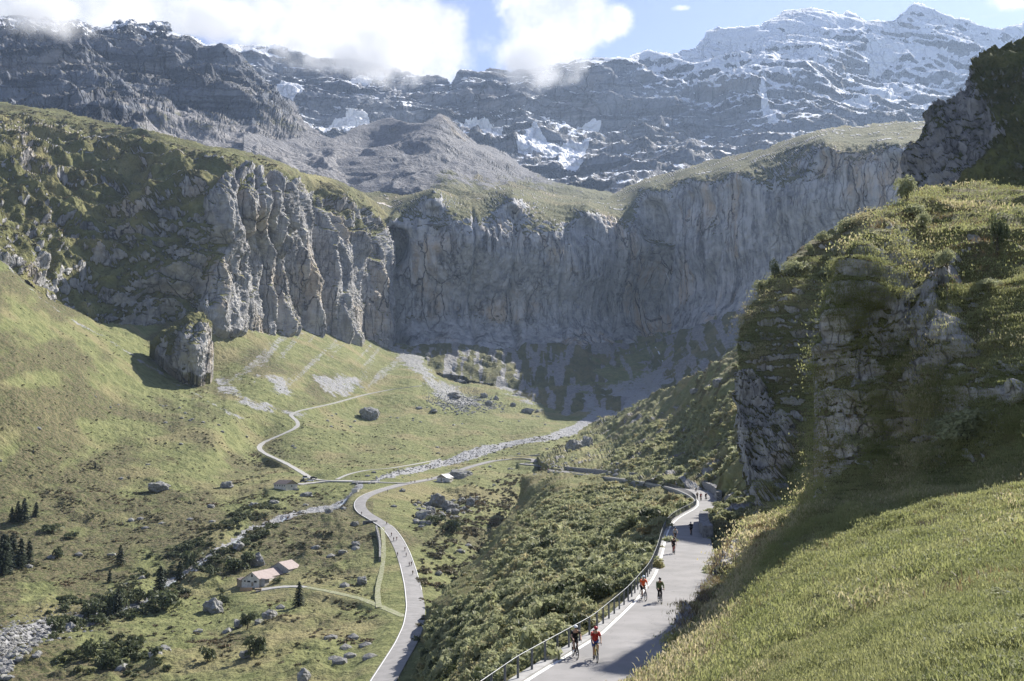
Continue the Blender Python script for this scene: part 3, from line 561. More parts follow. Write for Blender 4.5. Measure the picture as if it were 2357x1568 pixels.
bank = Layer('grassy_bank', [(1045, 1600), (1165, 1600)] + LEFTE[1:] + [(1240, 1086), (1215, 1088), (1203, 1098), (1199, 1130), (1192, 1160), (1150, 1205), (1110, 1250), (1075, 1300), (1030, 1345), (995, 1390), (975, 1430), (968, 1480), (965, 1540), (955, 1600)],
             BKY, 2.0, disp_bk, mask_bk, M_SLOPE, rim=0)
# ------------------------------------------------------------------ near hillside with the rock spur, right
NPOLY = [(1330, 1700), (1422, 1568), (1470, 1545), (1513, 1518), (1546, 1478), (1579, 1431), (1606, 1392), (1640, 1345), (1668, 1298), (1690, 1262), (1735, 1215), (1790, 1185), (1850, 1150), (1878, 1080), (1872, 1000), (1876, 920), (1880, 850), (1888, 780), (1898, 720), (1920, 652), (1943, 600), (1975, 555), (2020, 500),
         (2062, 472), (2100, 450), (2140, 436), (2200, 428), (2270, 428), (2357, 440), (2500, 430), (2700, 380), (3000, 250), (3300, 100), (3300, 1800), (1330, 1800)]
NY = [(1330, 1700, 40), (1422, 1568, 47.5), (1513, 1518, 52.5), (1579, 1431, 64), (1640, 1345, 84), (1690, 1262, 106), (1740, 1205, 116), (1800, 1568, 23), (2100, 1568, 14), (2400, 1568, 9), (1600, 1568, 36), (3300, 1568, 6), (1800, 1800, 14), (2400, 1800, 6), (3300, 1800, 4),
      (1700, 1420, 52), (1850, 1400, 38), (2100, 1400, 25), (2400, 1400, 17), (1800, 1280, 64), (2100, 1250, 43), (2400, 1230, 33), (1860, 1160, 86), (2000, 1120, 74), (2100, 1120, 67), (2400, 1100, 52),
      (1874, 1000, 84), (1890, 850, 80), (1900, 720, 76), (1950, 600, 76), (2035, 500, 84), (1950, 1000, 78), (2060, 1000, 74), (2140, 1000, 70), (2250, 940, 65), (2400, 1000, 57), (1990, 760, 76), (2060, 820, 75), (2125, 760, 74), (2190, 660, 76), (2160, 860, 71), (2300, 820, 65), (2400, 640, 71), (2400, 800, 63), (2330, 560, 79),
      (2062, 472, 92), (2110, 580, 81), (2200, 490, 90), (2200, 430, 104), (2300, 430, 102), (2400, 490, 88), (2500, 430, 97), (2700, 380, 95), (2700, 600, 67), (2700, 800, 54), (2700, 1000, 42), (2700, 1250, 24), (3000, 250, 100), (3000, 700, 56), (3000, 1100, 27), (3300, 100, 115), (3300, 800, 46)]
SPOLY = [(1690, 1275), (1735, 1225), (1742, 1180), (1722, 1140), (1708, 1080), (1696, 1030), (1690, 980), (1694, 930), (1689, 880), (1697, 840), (1694, 800), (1712, 750), (1722, 715), (1745, 680), (1762, 645), (1795, 615), (1830, 590), (1880, 548), (1920, 520), (1960, 500), (2010, 484), (2062, 478), (2120, 500), (2150, 800), (1950, 1250), (1800, 1290)]
SY = [(1694, 1000, 146), (1740, 1190, 124), (1692, 820, 158), (1786, 790, 156), (1850, 1000, 138), (1850, 1180, 114), (1850, 820, 153), (1760, 650, 173), (1850, 615, 171), (1925, 600, 170), (2000, 600, 160), (1880, 550, 183), (1965, 500, 177), (2062, 478, 162), (2120, 500, 152), (1950, 800, 148), (1950, 1000, 134), (2120, 800, 140), (1950, 1250, 98), (1700, 1262, 107), (1780, 690, 165), (1760, 950, 147), (1745, 1110, 136)]
def spur(px, py): return (1 - sstep(py, 1130, 1240)) 
def rockmask(g, n, px, py, k, k2):
    pil = pmask([(1686, 860), (1735, 850), (1790, 940), (1860, 1010), (1830, 1080), (1810, 1130), (1745, 1200), (1680, 1200)], px, py, 10, 14 * k + 9 * k2)
    slabs = np.zeros(len(px))
    for pl in ([(1960, 770), (2040, 700), (2130, 650), (2180, 640), (2150, 760), (2060, 800), (1990, 830)], [(2100, 860), (2180, 740), (2250, 760), (2240, 820), (2150, 900), (2110, 890)], [(2160, 640), (2200, 600), (2220, 660), (2190, 720)],
               [(1970, 860), (2020, 840), (2040, 870), (1980, 890)], [(2290, 900), (2357, 890), (2400, 920), (2330, 930)], [(2100, 800), (2150, 770), (2150, 850)], [(1935, 735), (1955, 730), (1955, 750), (1940, 752)],
               [(1660, 1300), (1700, 1240), (1740, 1210), (1760, 1230), (1720, 1280), (1650, 1380), (1600, 1440), (1560, 1480), (1545, 1470), (1600, 1400)], [(1690, 1180), (1740, 1140), (1750, 1200), (1700, 1230)], [(1785, 1130), (1810, 1120), (1800, 1150)]):
        slabs = np.maximum(slabs, pmask(pl, px, py, 12, 20 * k + 16 * k2))
    return pil, slabs
def disp_near(g, n, px, py):
    k = fbm(g, 7, 4); k2 = fbm(g, 2, 3); pil, sl = rockmask(g, n, px, py, k, k2); near = sstep(g[:, 1], 84, 34)
    tus = np.abs(fbm(g, (3.2, 3.2, 1.6), 4, off=3)); rot = g @ np.array([[.8, .6, 0], [-.6, .8, 0], [0, 0, 1.]])
    q = g + 1.2 * np.stack([fbm(g, 5, 3), fbm(g, 5, 3, off=9), fbm(g, 5, 3, off=31)], -1)
    r = 1.5 * fbm(g, 34, 3) * (1 - .9 * near) + 1.0 * fbm(g, (10, 10, 3.2), 3) * (1 - .85 * near) + .50 * tus * (1 - .5 * near) + .10 * fbm(g, .9, 3)
    zt = g[:, 2] + 1.2 * fbm(g, 9, 3); r += .42 * (1 - near) * (np.abs((zt / 1.9) % 1 - .5) * 2)          # terracettes
    rock = 1.5 * ridged(q, (4.5, 4.5, 9), 4) + .5 * ridged(q, (1.2, 1.2, 1.8), 3) + 1.4 * fbm(q, 9, 2)
    m = np.clip(pil + sl, 0, 1); edge = sstep(dist_line(RIGHTE, px, py), 2, 150)
    return (r * (1 - m) * edge + m * (rock * (.55 + .45 * pil) + .6 * r * edge))
def mask_near(g, n, px, py):
    k = fbm(g, 7, 4); k2 = fbm(g, 2, 3); pil, sl = rockmask(g, n, px, py, k, k2)
    r = np.clip(pil * (1 - .9 * sstep(n[:, 2] + .2 * k2, .35, .55)) + sl * sstep(k2 + .5 * k, -.5, .0) + .9 * sstep(-n[:, 2] + .25 * k + .15 * k2, -.42, -.2) * (g[:, 1] > 62), 0, 1)
    edge = pmask([(1735, 1215), (1700, 1290), (1640, 1390), (1560, 1500), (1480, 1568), (1560, 1568), (1640, 1480), (1720, 1400), (1790, 1300), (1800, 1240)], px, py, 25, 10 * k)
    h = np.clip(.25 + .5 * k + .4 * k2 + .6 * edge + .3 * (py < 1150), 0, 1)  # heath brown raised on the upper face, also painting in its shade
    return col4(r, 0 * px, 0, h)
near = Layer('hillside', NPOLY, NY, 2.6, disp_near, mask_near, M_NEAR, rim=14, edge=(.35, 20))  # left fold made up and set close so its shade falls on the road
spur_l = Layer('rocky_spur', SPOLY, SY, 2.0, disp_near, mask_near, M_NEAR, rim=18, edge=(.35, 20), rag=3.5, rimx=14)

# dark rock knoll behind the crest
def disp_kn(g, n, px, py):
    q = g + 4 * np.stack([fbm(g, 18, 3), fbm(g, 18, 3, off=9), fbm(g, 18, 3, off=31)], -1)
    return 4 * fbm(q, (40, 40, 60), 3) + 2.6 * ridged(q, (15, 15, 80), 4) + 1.3 * ridged(q, (4, 4, 10), 3) + .5 * fbm(g, 1.5, 2)
def mask_kn(g, n, px, py):
    k = fbm(g, 14, 4); k2 = fbm(g, 4, 3)
    rk = pmask([(2080, 440), (2090, 330), (2200, 215), (2235, 180), (2260, 260), (2310, 300), (2240, 380), (2200, 450)], px, py, 14, 12 * k)
    r = np.clip(rk * (1 - .7 * sstep(n[:, 2] + .2 * k2, .45, .6)) + .5 * sstep(-n[:, 2] + .4 * k, -.2, .2), 0, 1)
    return col4(r, 0, 0, .3 + .5 * k)
KY = [(2357, 100, 265), (2280, 125, 262), (2235, 175, 258), (2130, 290, 256), (2090, 400, 250), (2110, 460, 240), (2300, 250, 235), (2400, 300, 215), (2300, 480, 205), (2500, 480, 190), (2600, 50, 250), (2600, 300, 190), (2200, 350, 240)]
knoll = Layer('rock_knoll', [(2357, 98), (2330, 104), (2290, 118), (2262, 128), (2246, 152), (2236, 178), (2215, 205), (2190, 222), (2165, 250), (2138, 276), (2125, 310), (2105, 350), (2088, 395), (2078, 440), (2080, 500), (2600, 520), (2600, 40), (2450, 70)], KY, 2.0, disp_kn, mask_kn, terrain_mat('knoll_rock', 5, (.19, .19, .195), (.36, .35, .34), (.36, .30, .23), (.08, .09, .03), (.16, .165, .055), (.20, .18, .07), brown=(.07, .055, .025)), rim=60, rag=1.3, rimx=20)
# ------------------------------------------------------------------ roads, paths, walls, fence
def simple(name, col, rough=.8, noise=None, bump=0, metal=0.0, k=1.0, lo=.35, hi=.65):
    b = NB(name)
    if noise:
        n = b.noise(b.pos((1 / k,) * 3), 1.0, 6, .6); c = b.mix(b.ramp(n, lo, hi), col, noise)
        b.bs.inputs['Metallic'].default_value = metal
        return b.done(c, b.bump(n, bump) if bump else None, rough)
    b.bs.inputs['Metallic'].default_value = metal; return b.done(col, None, rough)
def asphalt():
    b = NB('asphalt'); n = b.noise(b.pos(), .35, 5, .6); n2 = b.noise(b.pos(), 14, 3, .6); v = b.voro(b.pos((.11, .045, .1)), 1.0, 'DISTANCE_TO_EDGE'); nd = b.noise(b.pos((.6, .08, 1)), 1.0, 4)
    c = b.mix(b.ramp(n, .3, .7), (.215, .21, .205), (.28, .27, .265)); c = b.mix(b.math('MULTIPLY', b.ramp(n2, .4, .7), .25), c, (.19, .185, .18))
    vv = b.N.new('ShaderNodeVectorMath'); vv.operation = 'ADD'; nn_ = b.N.new('ShaderNodeTexNoise'); b.L.new(b.pos(), nn_.inputs['Vector']); nn_.inputs['Scale'].default_value = .5; b.L.new(nn_.outputs['Color'], vv.inputs[0]); b.L.new(b.pos((.16, .035, .1)), vv.inputs[1]); v = b.voro(vv.outputs[0], 1.0, 'DISTANCE_TO_EDGE')
    c = b.mix(b.math('MULTIPLY', b.ramp(v, .006, .0), .6), c, (.12, .12, .12))
    c = b.mix(b.math('MULTIPLY', b.ramp(nd, .55, .75), .22), c, (.20, .195, .19))
    return b.done(c, b.bump(n2, .01, .6), .85)
M_ASPH = asphalt(); M_WHITE = simple('road_paint', (.8, .8, .78), .6, (.68, .68, .66), k=.4); M_KERB = simple('kerb_concrete', (.27, .265, .255), .9, (.36, .355, .34), .02, k=.7)
M_GRAVEL = simple('gravel', (.29, .285, .27), .95, (.40, .39, .37), .05, k=.5); M_TRACKM = simple('farm_track', (.30, .29, .21), .95, (.17, .19, .085), .05, k=.8)
M_STEEL = simple('galvanised_steel', (.20, .21, .22), .5, (.28, .29, .30), metal=.75, k=.3); M_STEELD = simple('dark_steel', (.10, .105, .11), .6, (.16, .165, .17), metal=.3, k=.3)
def masonry():
    b = NB('masonry'); p = b.pos((1, 1, 1.5)); v = b.voro(p, 2.6, 'DISTANCE_TO_EDGE'); c = b.voro(p, 2.6, 'F1', 'Color'); n = b.noise(b.pos(), 3, 5)
    sp_ = b.N.new('ShaderNodeSeparateColor'); b.L.new(c, sp_.inputs[0])
    k = b.mix(sp_.outputs[0], (.19, .19, .195), (.36, .355, .35)); k = b.mix(b.ramp(v, .07, .02), k, (.06, .06, .055)); k = b.mix(b.math('MULTIPLY', b.ramp(n, .5, .7), .5), k, (.10, .11, .07))
    return b.done(k, b.bump(b.ramp(v, 0, .12), .08), .95)
M_MASON = masonry()

def smooth_line(pts, n):
    """resample a polyline to n points with a rounded run"""
    p = np.array(pts, float); d = np.r_[0, np.cumsum(np.linalg.norm(np.diff(p, axis=0), axis=1))]; t = np.linspace(0, d[-1], n)
    q = np.stack([np.interp(t, d, p[:, i]) for i in range(p.shape[1])], -1)
    m = max(1, int(n / len(p) * .6)); ker = np.hanning(2 * m + 3)[1:-1]; ker /= ker.sum(); e = np.pad(q, ((m, m), (0, 0)), mode='reflect', reflect_type='odd')
    return np.stack([np.convolve(e[:, i], ker, 'valid') for i in range(p.shape[1])], -1)
def side(C):
    t = np.gradient(C[:, :2], axis=0); t /= np.linalg.norm(t, axis=1)[:, None] + 1e-9; return np.stack([t[:, 1], -t[:, 0], 0 * t[:, 0]], -1)
def strip(L, R, z=0):
    n = len(L); V = np.concatenate([L, R]); i = np.arange(n - 1); F = np.stack([i, i + n, i + 1 + n, i + 1], -1); V = V.copy(); V[:, 2] += z; return V, F
def ground(px, py): return P(px, py, valley.Y(px, py))
def ribbon(name, pts, width, lift, mat, n=160, lat=5, wfun=None, offs=0.0):
    l = smooth_line([(x, y) for x, y, _ in pts], n); C = ground(l[:, 0], l[:, 1]); S = side(C); rows = []
    w = np.full(n, width) if wfun is None else wfun(np.linspace(0, 1, n))
    if mat is not M_ASPH: w = w * (1 + .22 * fbm(np.stack([np.arange(n) * .35, 0 * np.arange(n), width + 0 * np.arange(n)], -1), 1.0, 3))
    for s_ in np.linspace(-.5, .5, lat):
        Q = C + S * ((s_ * w)[:, None] + offs); x, y = proj(Q); G = ground(x, y); G = .5 * G + .5 * np.stack([Q[:, 0], Q[:, 1], G[:, 2]], -1)
        G[:, 2] += lift - .22; rows.append(G)
    V = np.concatenate(rows); i = np.arange(n - 1); F = np.concatenate([np.stack([k * n + i, (k + 1) * n + i, (k + 1) * n + i + 1, k * n + i + 1], -1) for k in range(lat - 1)])
    # skirts so that the edges sit in the ground
    a = V[:n] - (0, 0, 1.2); b = V[-n:] - (0, 0, 1.2); m = len(V); V = np.concatenate([V, a, b])
    F = np.concatenate([F, np.stack([i, i + 1, m + i + 1, m + i], -1), np.stack([m - n + i, m - n + i + 1, m + n + i + 1, m + n + i], -1)])
    o = mesh_np(name, V, F, mat, smooth=False); tag(o, kind='structure'); return C, S, o
lr_C, lr_S, _ = ribbon('road', LROAD + [(1040, 1096, 0)], 5.9, .45, M_ASPH, n=260)
ribbon('road', URETURN, 5.6, .5, M_ASPH, n=220)
ribbon('gravel_path', TRACK, 3.6, .45, M_GRAVEL, n=260)
ribbon('gravel_path', LINKP, 6.5, .55, M_GRAVEL, n=60, wfun=lambda t: 6.5 + 5 * np.exp(-((t - .3) / .25) ** 2))
ribbon('gravel_path', SIDEP, 2.4, .35, M_GRAVEL, n=80)
ribbon('gravel_path', FARMP[:4], 5.5, .35, M_GRAVEL, n=50, wfun=lambda t: 7.0 - 4.5 * t)
ribbon('farm_track', FARMP[3:], 2.6, .32, M_TRACKM, n=80)
ribbon('farm_track', [(880, 1215, 0), (884, 1260, 0), (880, 1310, 0), (868, 1360, 0), (872, 1400, 0)], 1.8, .5, M_TRACKM, n=50)
ribbon('gravel_path', [(1150, 1130 - 84, 0), (1190, 1052, 0), (1240, 1046, 0)], 1.6, .3, M_GRAVEL, n=30)
M_STREAM = simple('stream_water', (.30, .34, .35), .15, (.55, .58, .58), .1, k=1.2)
sw = smooth_line(STREAM[:-1], 260); sG = valley.at(sw[:, 0], sw[:, 1])[0].copy(); kk = np.ones(5) / 5
for i_ in range(3): sG[:, i_] = np.convolve(np.pad(sG[:, i_], 2, mode='edge'), kk, 'valid')
sS = side(sG); sww = (.5 + .9 * np.abs(fbm(np.stack([np.arange(260) * .2, 0 * np.arange(260), 0 * np.arange(260)], -1), 1.0, 3)))[:, None]; V, F = strip(sG - sS * sww, sG + sS * sww, .12); tag(mesh_np('stream_water', V, F, M_STREAM), kind='structure')
# white line on the valley side of the lower road
def edge_line(C, S, off, w, lift, a, b, name='road_marking'):
    def cf(Q):
        x, y = proj(Q); G = ground(x, y); return np.stack([Q[:, 0], Q[:, 1], G[:, 2]], -1)
    L_ = cf(C[a:b] + S[a:b] * (off - w / 2)); R_ = cf(C[a:b] + S[a:b] * (off + w / 2)); V, F = strip(L_, R_, lift - .2); o = mesh_np(name, V, F, M_WHITE, smooth=False); tag(o, kind='structure')
    return o
edge_line(lr_C, lr_S, -2.75, .20, .49, 0, 235)
edge_line(lr_C, lr_S, 2.85, .22, .49, 90, 150)

# upper road: flat shelf cut into the slope
Lp = smooth_line(LEFTE, 420); Rp = smooth_line(RIGHTE, 420)
LW = on_plane(Lp[:, 0], Lp[:, 1], ZR); RW = on_plane(Rp[:, 0], Rp[:, 1], ZR)
def poly_obj(name, V, mat, kind='structure'):
    me = bpy.data.meshes.new(name); me.from_pydata([tuple(v) for v in V], [], [list(range(len(V)))]); me.update(); me.materials.append(mat)
    o = link(bpy.data.objects.new(name, me)); tag(o, kind=kind); return o
SL = side(LW)                                  # points to the right of the way out
edge_out = LW - SL * .75
RWo = RW + side(RW) * .8
hair = [(1285, 1081), (1278, 1072), (1262, 1070), (1235, 1068.5), (1196, 1066.5), (1200, 1070), (1232, 1073.5), (1258, 1076), (1262, 1084.5)]
hp = [tuple(on_plane(np.array(float(a)), np.array(float(b)), ZR)) for a, b in hair[1:-1]]
poly_obj('road', list(LW) + hp[::-1] + list(RWo[::-1]), M_ASPH)
V, F = strip(LW - SL * .12 + (0, 0, 0), LW + SL * .10, .004); tag(mesh_np('road_marking', V, F, M_WHITE, smooth=False), kind='structure')
# kerb
def prism_line(L_, R_, z0, z1):
    n = len(L_); a = L_ + (0, 0, z1); b = R_ + (0, 0, z1); c = R_ + (0, 0, z0); d = L_ + (0, 0, z0); V = np.concatenate([a, b, c, d]); i = np.arange(n - 1); F = []
    for p_, q_ in ((0, 1), (1, 2), (2, 3), (3, 0)): F.append(np.stack([p_ * n + i, q_ * n + i, q_ * n + i + 1, p_ * n + i + 1], -1))
    F = np.concatenate(F + [np.array([[0, n, 2 * n, 3 * n], [n - 1, 4 * n - 1, 3 * n - 1, 2 * n - 1]])]); return V, F
V, F = prism_line(edge_out, LW - SL * .12, -.5, .10); tag(mesh_np('kerb', V, F, M_KERB, smooth=False), kind='structure')
# fence: posts two metres apart, one rail
dl = np.r_[0, np.cumsum(np.linalg.norm(np.diff(LW, axis=0), axis=1))]
fe = empty('metal_fence', tuple(LW[10])); tag(fe, 'grey metal railing with flat posts along the outer kerb of the upper road', 'railing')
def box_np(c, ax, ay, az):
    """corners of a box with centre c and half-axis vectors"""
    s_ = np.array([(-1, -1, -1), (1, -1, -1), (1, 1, -1), (-1, 1, -1), (-1, -1, 1), (1, -1, 1), (1, 1, 1), (-1, 1, 1)])
    return np.asarray(c) + s_[:, :1] * np.asarray(ax) + s_[:, 1:2] * np.asarray(ay) + s_[:, 2:] * np.asarray(az)
BOXF = np.array([(0, 3, 2, 1), (4, 5, 6, 7), (0, 1, 5, 4), (1, 2, 6, 5), (2, 3, 7, 6), (3, 0, 4, 7)])
def join(parts):
    V = []; F = []; o = 0
    for v, f in parts: V.append(v); F.append(np.asarray(f) + o); o += len(v)
    return np.concatenate(V), np.concatenate(F)
org = np.array(fe.location); posts = np.arange(2.0, dl[-1] - 1, 2.0); far_posts = []
fl = LW - SL * .45
for i, d_ in enumerate(posts):
    c = np.array([np.interp(d_, dl, fl[:, k]) for k in range(3)]); t = np.array([np.interp(d_ + .3, dl, fl[:, k]) for k in range(3)]) - c; t /= np.linalg.norm(t) + 1e-9; nrm = np.array([t[1], -t[0], 0])
    v = box_np(c + (0, 0, .60), nrm * .055, t * .022, (0, 0, .52))
    if i < 100: mesh_np('post', v - org, BOXF, M_STEELD, parent=fe, smooth=False)
    else: far_posts.append((v - org, BOXF))
if far_posts: V, F = join(far_posts); tag(mesh_np('post', V, F, M_STEELD, parent=fe, smooth=False), kind='stuff')
def tube_np(pts, r, n=6):
    pts = np.asarray(pts, float); t = np.gradient(pts, axis=0); t /= np.linalg.norm(t, axis=1)[:, None] + 1e-9; up = np.tile([0, 0, 1.], (len(pts), 1)); up[np.abs(t[:, 2]) > .9] = (0, 1, 0)
    a = np.cross(t, up); a /= np.linalg.norm(a, axis=1)[:, None] + 1e-9; b = np.cross(t, a); r = np.broadcast_to(r, len(pts))
    th = np.arange(n) / n * 2 * math.pi; V = (pts[:, None] + r[:, None, None] * (np.cos(th)[None, :, None] * a[:, None] + np.sin(th)[None, :, None] * b[:, None])).reshape(-1, 3)
    i, j = np.meshgrid(np.arange(len(pts) - 1), np.arange(n), indexing='ij'); F = np.stack([i * n + j, i * n + (j + 1) % n, (i + 1) * n + (j + 1) % n, (i + 1) * n + j], -1).reshape(-1, 4); return V, F
V, F = tube_np(fl - org + (0, 0, 1.12), .022); mesh_np('rail', V, F, M_STEEL, parent=fe)

M_BLOCK = simple('rough_stone', (.13, .13, .13), .95, (.26, .255, .25), .15, k=.5)
# walls by the road
def wall_along(name, L_, z0, z1, th, label, cat='wall'):
    S_ = side(L_); V, F = prism_line(L_, L_ + S_ * th, z0, z1)
    n = len(L_)
    top = fbm(V, 2.0, 3) * .12; V[:2 * n, 2] += top[:2 * n]
    if np.ndim(z0): pass
    o = mesh_np(name, V, F, M_MASON, smooth=False); o.location = (0, 0, 0); tag(o, label, cat); return o
r1 = smooth_line(RIGHTE[11:], 160); R1 = on_plane(r1[:, 0], r1[:, 1], ZR) + side(on_plane(r1[:, 0], r1[:, 1], ZR)) * .35
wall_along('retaining_wall', R1, -.5, 2.1, 1.1, 'long grey stone wall curving above the inner side of the upper road below the shrubby slope')
l1 = smooth_line(LEFTE[9:], 160); L1_ = on_plane(l1[:, 0], l1[:, 1], ZR); S1 = side(L1_); drop = np.interp(np.arange(160), [0, 30, 100, 159], [1.2, 2.4, 3.5, 7.5])
A_ = L1_ - S1 * .68; V, F = prism_line(A_, A_ + S1 * .5, -.06, -.06); n_ = 160
V[2 * n_:3 * n_, 2] = A_[:, 2] - drop; V[3 * n_:, 2] = A_[:, 2] - drop
o = mesh_np('stone_wall', V, F, M_MASON, smooth=False); tag(o, 'dark masonry wall holding up the outer edge of the upper road above the thicket', 'wall')
r2 = np.array([(1618, 1238), (1611, 1226), (1608, 1213), (1611, 1200)], float); R2 = on_plane(smooth_line(r2, 20)[:, 0], smooth_line(r2, 20)[:, 1], ZR)
wall_along('stone_wall', R2, -.3, 1.5, 1.3, 'short block of stone wall on the inner road edge between bushes below the rock pillar').data.materials[0] = M_BLOCK
# ------------------------------------------------------------------ ground between the upper road and the spur
rsy = [(x, y, float(on_plane(np.array(float(x)), np.array(float(y)), ZR - .15)[1])) for x, y in RIGHTE[2:14]]
def disp_rd(g, n, px, py):
    e = sstep(dist_line(RIGHTE, px, py), 3, 30); return (1.6 * np.abs(fbm(g, 8, 3)) + .5 * fbm(g, 2.5, 3)) * e
roadside = Layer('roadside_bank', [(1560, 1478), (1579, 1431), (1613, 1390), (1637, 1343), (1631, 1300), (1621, 1250), (1615, 1215), (1616, 1190), (1627, 1170), (1645, 1155), (1640, 1135), (1700, 1110), (1800, 1090), (1830, 1300), (1700, 1440)],
    rsy + [(1700, 1140, 205), (1780, 1110, 210), (1700, 1220, 150), (1780, 1200, 165), (1700, 1290, 114), (1830, 1300, 112), (1700, 1440, 74)], 2.0, disp_rd,
    lambda g, n, px, py: col4(sstep(fbm(g, 9, 3), .35, .5), 0 * px, 0, .5), M_SLOPE, rim=0)

# ------------------------------------------------------------------ plants
def leaf_mat(name, c1, c2, c3, trans=.35):
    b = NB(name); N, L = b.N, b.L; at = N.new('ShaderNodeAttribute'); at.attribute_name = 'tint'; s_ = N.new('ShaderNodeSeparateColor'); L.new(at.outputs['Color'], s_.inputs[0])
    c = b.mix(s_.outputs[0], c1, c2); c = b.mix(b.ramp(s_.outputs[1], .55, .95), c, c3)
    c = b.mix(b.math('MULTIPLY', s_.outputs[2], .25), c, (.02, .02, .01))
    tr = N.new('ShaderNodeBsdfTranslucent'); L.new(c, tr.inputs[0]); ms = N.new('ShaderNodeMixShader'); ms.inputs[0].default_value = trans
    b.set(b.bs.inputs['Base Color'], c); b.bs.inputs['Roughness'].default_value = .6; b.bs.inputs['Specular IOR Level'].default_value = .25
    L.new(b.bs.outputs[0], ms.inputs[1]); L.new(tr.outputs[0], ms.inputs[2]); L.new(ms.outputs[0], b.out.inputs[0]); return b.m
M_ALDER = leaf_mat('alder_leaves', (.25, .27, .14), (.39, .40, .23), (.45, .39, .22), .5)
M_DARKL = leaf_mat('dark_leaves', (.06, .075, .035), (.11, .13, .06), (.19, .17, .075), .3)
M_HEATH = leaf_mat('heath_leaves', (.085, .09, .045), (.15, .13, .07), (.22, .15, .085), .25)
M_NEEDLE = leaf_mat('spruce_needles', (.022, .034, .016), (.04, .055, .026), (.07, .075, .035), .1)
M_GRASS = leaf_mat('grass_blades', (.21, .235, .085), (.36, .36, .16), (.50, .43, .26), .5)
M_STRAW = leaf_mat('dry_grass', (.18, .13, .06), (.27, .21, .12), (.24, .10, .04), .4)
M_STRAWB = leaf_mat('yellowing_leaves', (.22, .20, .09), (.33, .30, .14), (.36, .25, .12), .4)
M_BARK = simple('bark', (.07, .055, .04), .95, (.13, .11, .085), .02, k=.3)
def boulder_mat():
    b = NB('boulder_stone'); n = b.noise(b.pos((.5,) * 3), 1, 6, .6); n2 = b.noise(b.pos((1.6,) * 3), 1, 5, .65); z = b.N.new('ShaderNodeSeparateXYZ'); b.L.new(b.geo['Normal'], z.inputs[0])
    c = b.mix(b.ramp(n, .35, .65), (.17, .17, .17), (.32, .315, .30)); c = b.mix(b.math('MULTIPLY', b.ramp(n2, .5, .7), .6), c, (.09, .09, .085))
    c = b.mix(b.math('MULTIPLY', b.ramp(z.outputs[2], .75, .95), b.ramp(n, .5, .62)), c, (.12, .13, .05)); return b.done(c, b.bump(n2, .5, .8), .95)
M_BOULDER = boulder_mat()

def leaves(n, size, r, seed, lobes=5, flat=.8, elong=1.5):
    """a bush of unit radius: n leaf clumps in a few lobes around the stems"""
    g = np.random.default_rng(seed); lc = np.stack([g.uniform(-.55, .55, lobes), g.uniform(-.55, .55, lobes), g.uniform(.35, .85, lobes) * flat], -1); lr = g.uniform(.32, .55, lobes)
    k = g.integers(0, lobes, n); d = g.normal(size=(n, 3)); d /= np.linalg.norm(d, axis=1)[:, None]; d[:, 2] = np.abs(d[:, 2]) * .9 - .25; rad = g.uniform(.55, 1.1, n) ** .7
    c = lc[k] + d * (lr[k] * rad)[:, None]; c[:, 2] = np.maximum(c[:, 2], .03)
    nn = d + g.normal(size=(n, 3)) * .55 + (0, 0, .35); nn /= np.linalg.norm(nn, axis=1)[:, None]
    t = np.cross(nn, g.normal(size=(n, 3))); t /= np.linalg.norm(t, axis=1)[:, None]; b = np.cross(nn, t); s_ = size * g.uniform(.6, 1.4, n)[:, None]
    V = np.stack([c - t * s_ * elong, c - b * s_ * .55, c + t * s_ * elong, c + b * s_ * .55], 1).reshape(-1, 3)
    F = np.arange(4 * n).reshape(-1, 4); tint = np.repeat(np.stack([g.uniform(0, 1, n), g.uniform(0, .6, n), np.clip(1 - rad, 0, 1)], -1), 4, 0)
    return V * r, F, tint
def spread(name, temps, pos, scale, rz, mat, tintv=None, kind='stuff', zs=None, label=None, cat=None, tiltn=None):
    Vs = []; Fs = []; Ts = []; off = 0; g = np.random.default_rng(5); which = g.integers(0, len(temps), len(pos))
    for ti, (V, F, T) in enumerate(temps):
        k = np.where(which == ti)[0]
        if not len(k): continue
        c, s_ = np.cos(rz[k]), np.sin(rz[k]); R = np.zeros((len(k), 3, 3)); R[:, 0, 0] = c; R[:, 0, 1] = -s_; R[:, 1, 0] = s_; R[:, 1, 1] = c; R[:, 2, 2] = 1 if zs is None else zs[k]
        W_ = np.einsum('kij,vj->kvi', R * scale[k][:, None, None], V) + pos[k][:, None]
        Vs.append(W_.reshape(-1, 3)); Fs.append((F[None] + (np.arange(len(k)) * len(V))[:, None, None] + off).reshape(-1, F.shape[1])); off += W_.shape[0] * W_.shape[1]
        tv = np.broadcast_to(T[None], (len(k),) + T.shape).copy()
        if tintv is not None: tv[..., 0] = np.clip(tv[..., 0] * .5 + tintv[k, 0][:, None] * .6 - .05, 0, 1); tv[..., 1] = np.clip(tv[..., 1] + tintv[k, 1][:, None] * .6, 0, 1)
        Ts.append(np.concatenate([tv.reshape(-1, 3), np.ones((tv.shape[0] * tv.shape[1], 1))], -1))
    o = mesh_np(name, np.concatenate(Vs), np.concatenate(Fs), mat, smooth=False, attrs={'tint': np.concatenate(Ts)}); tag(o, label, cat, kind=kind); return o
T_NEARB = [leaves(1100, .062, 1, 100 + i, 8) for i in range(3)]; T_MID = [leaves(420, .10, 1, 110 + i, 6) for i in range(4)]; T_FARB = [leaves(150, .17, 1, 120 + i, 5) for i in range(5)]; T_TINY = [leaves(46, .27, 1, 130 + i, 4) for i in range(5)]
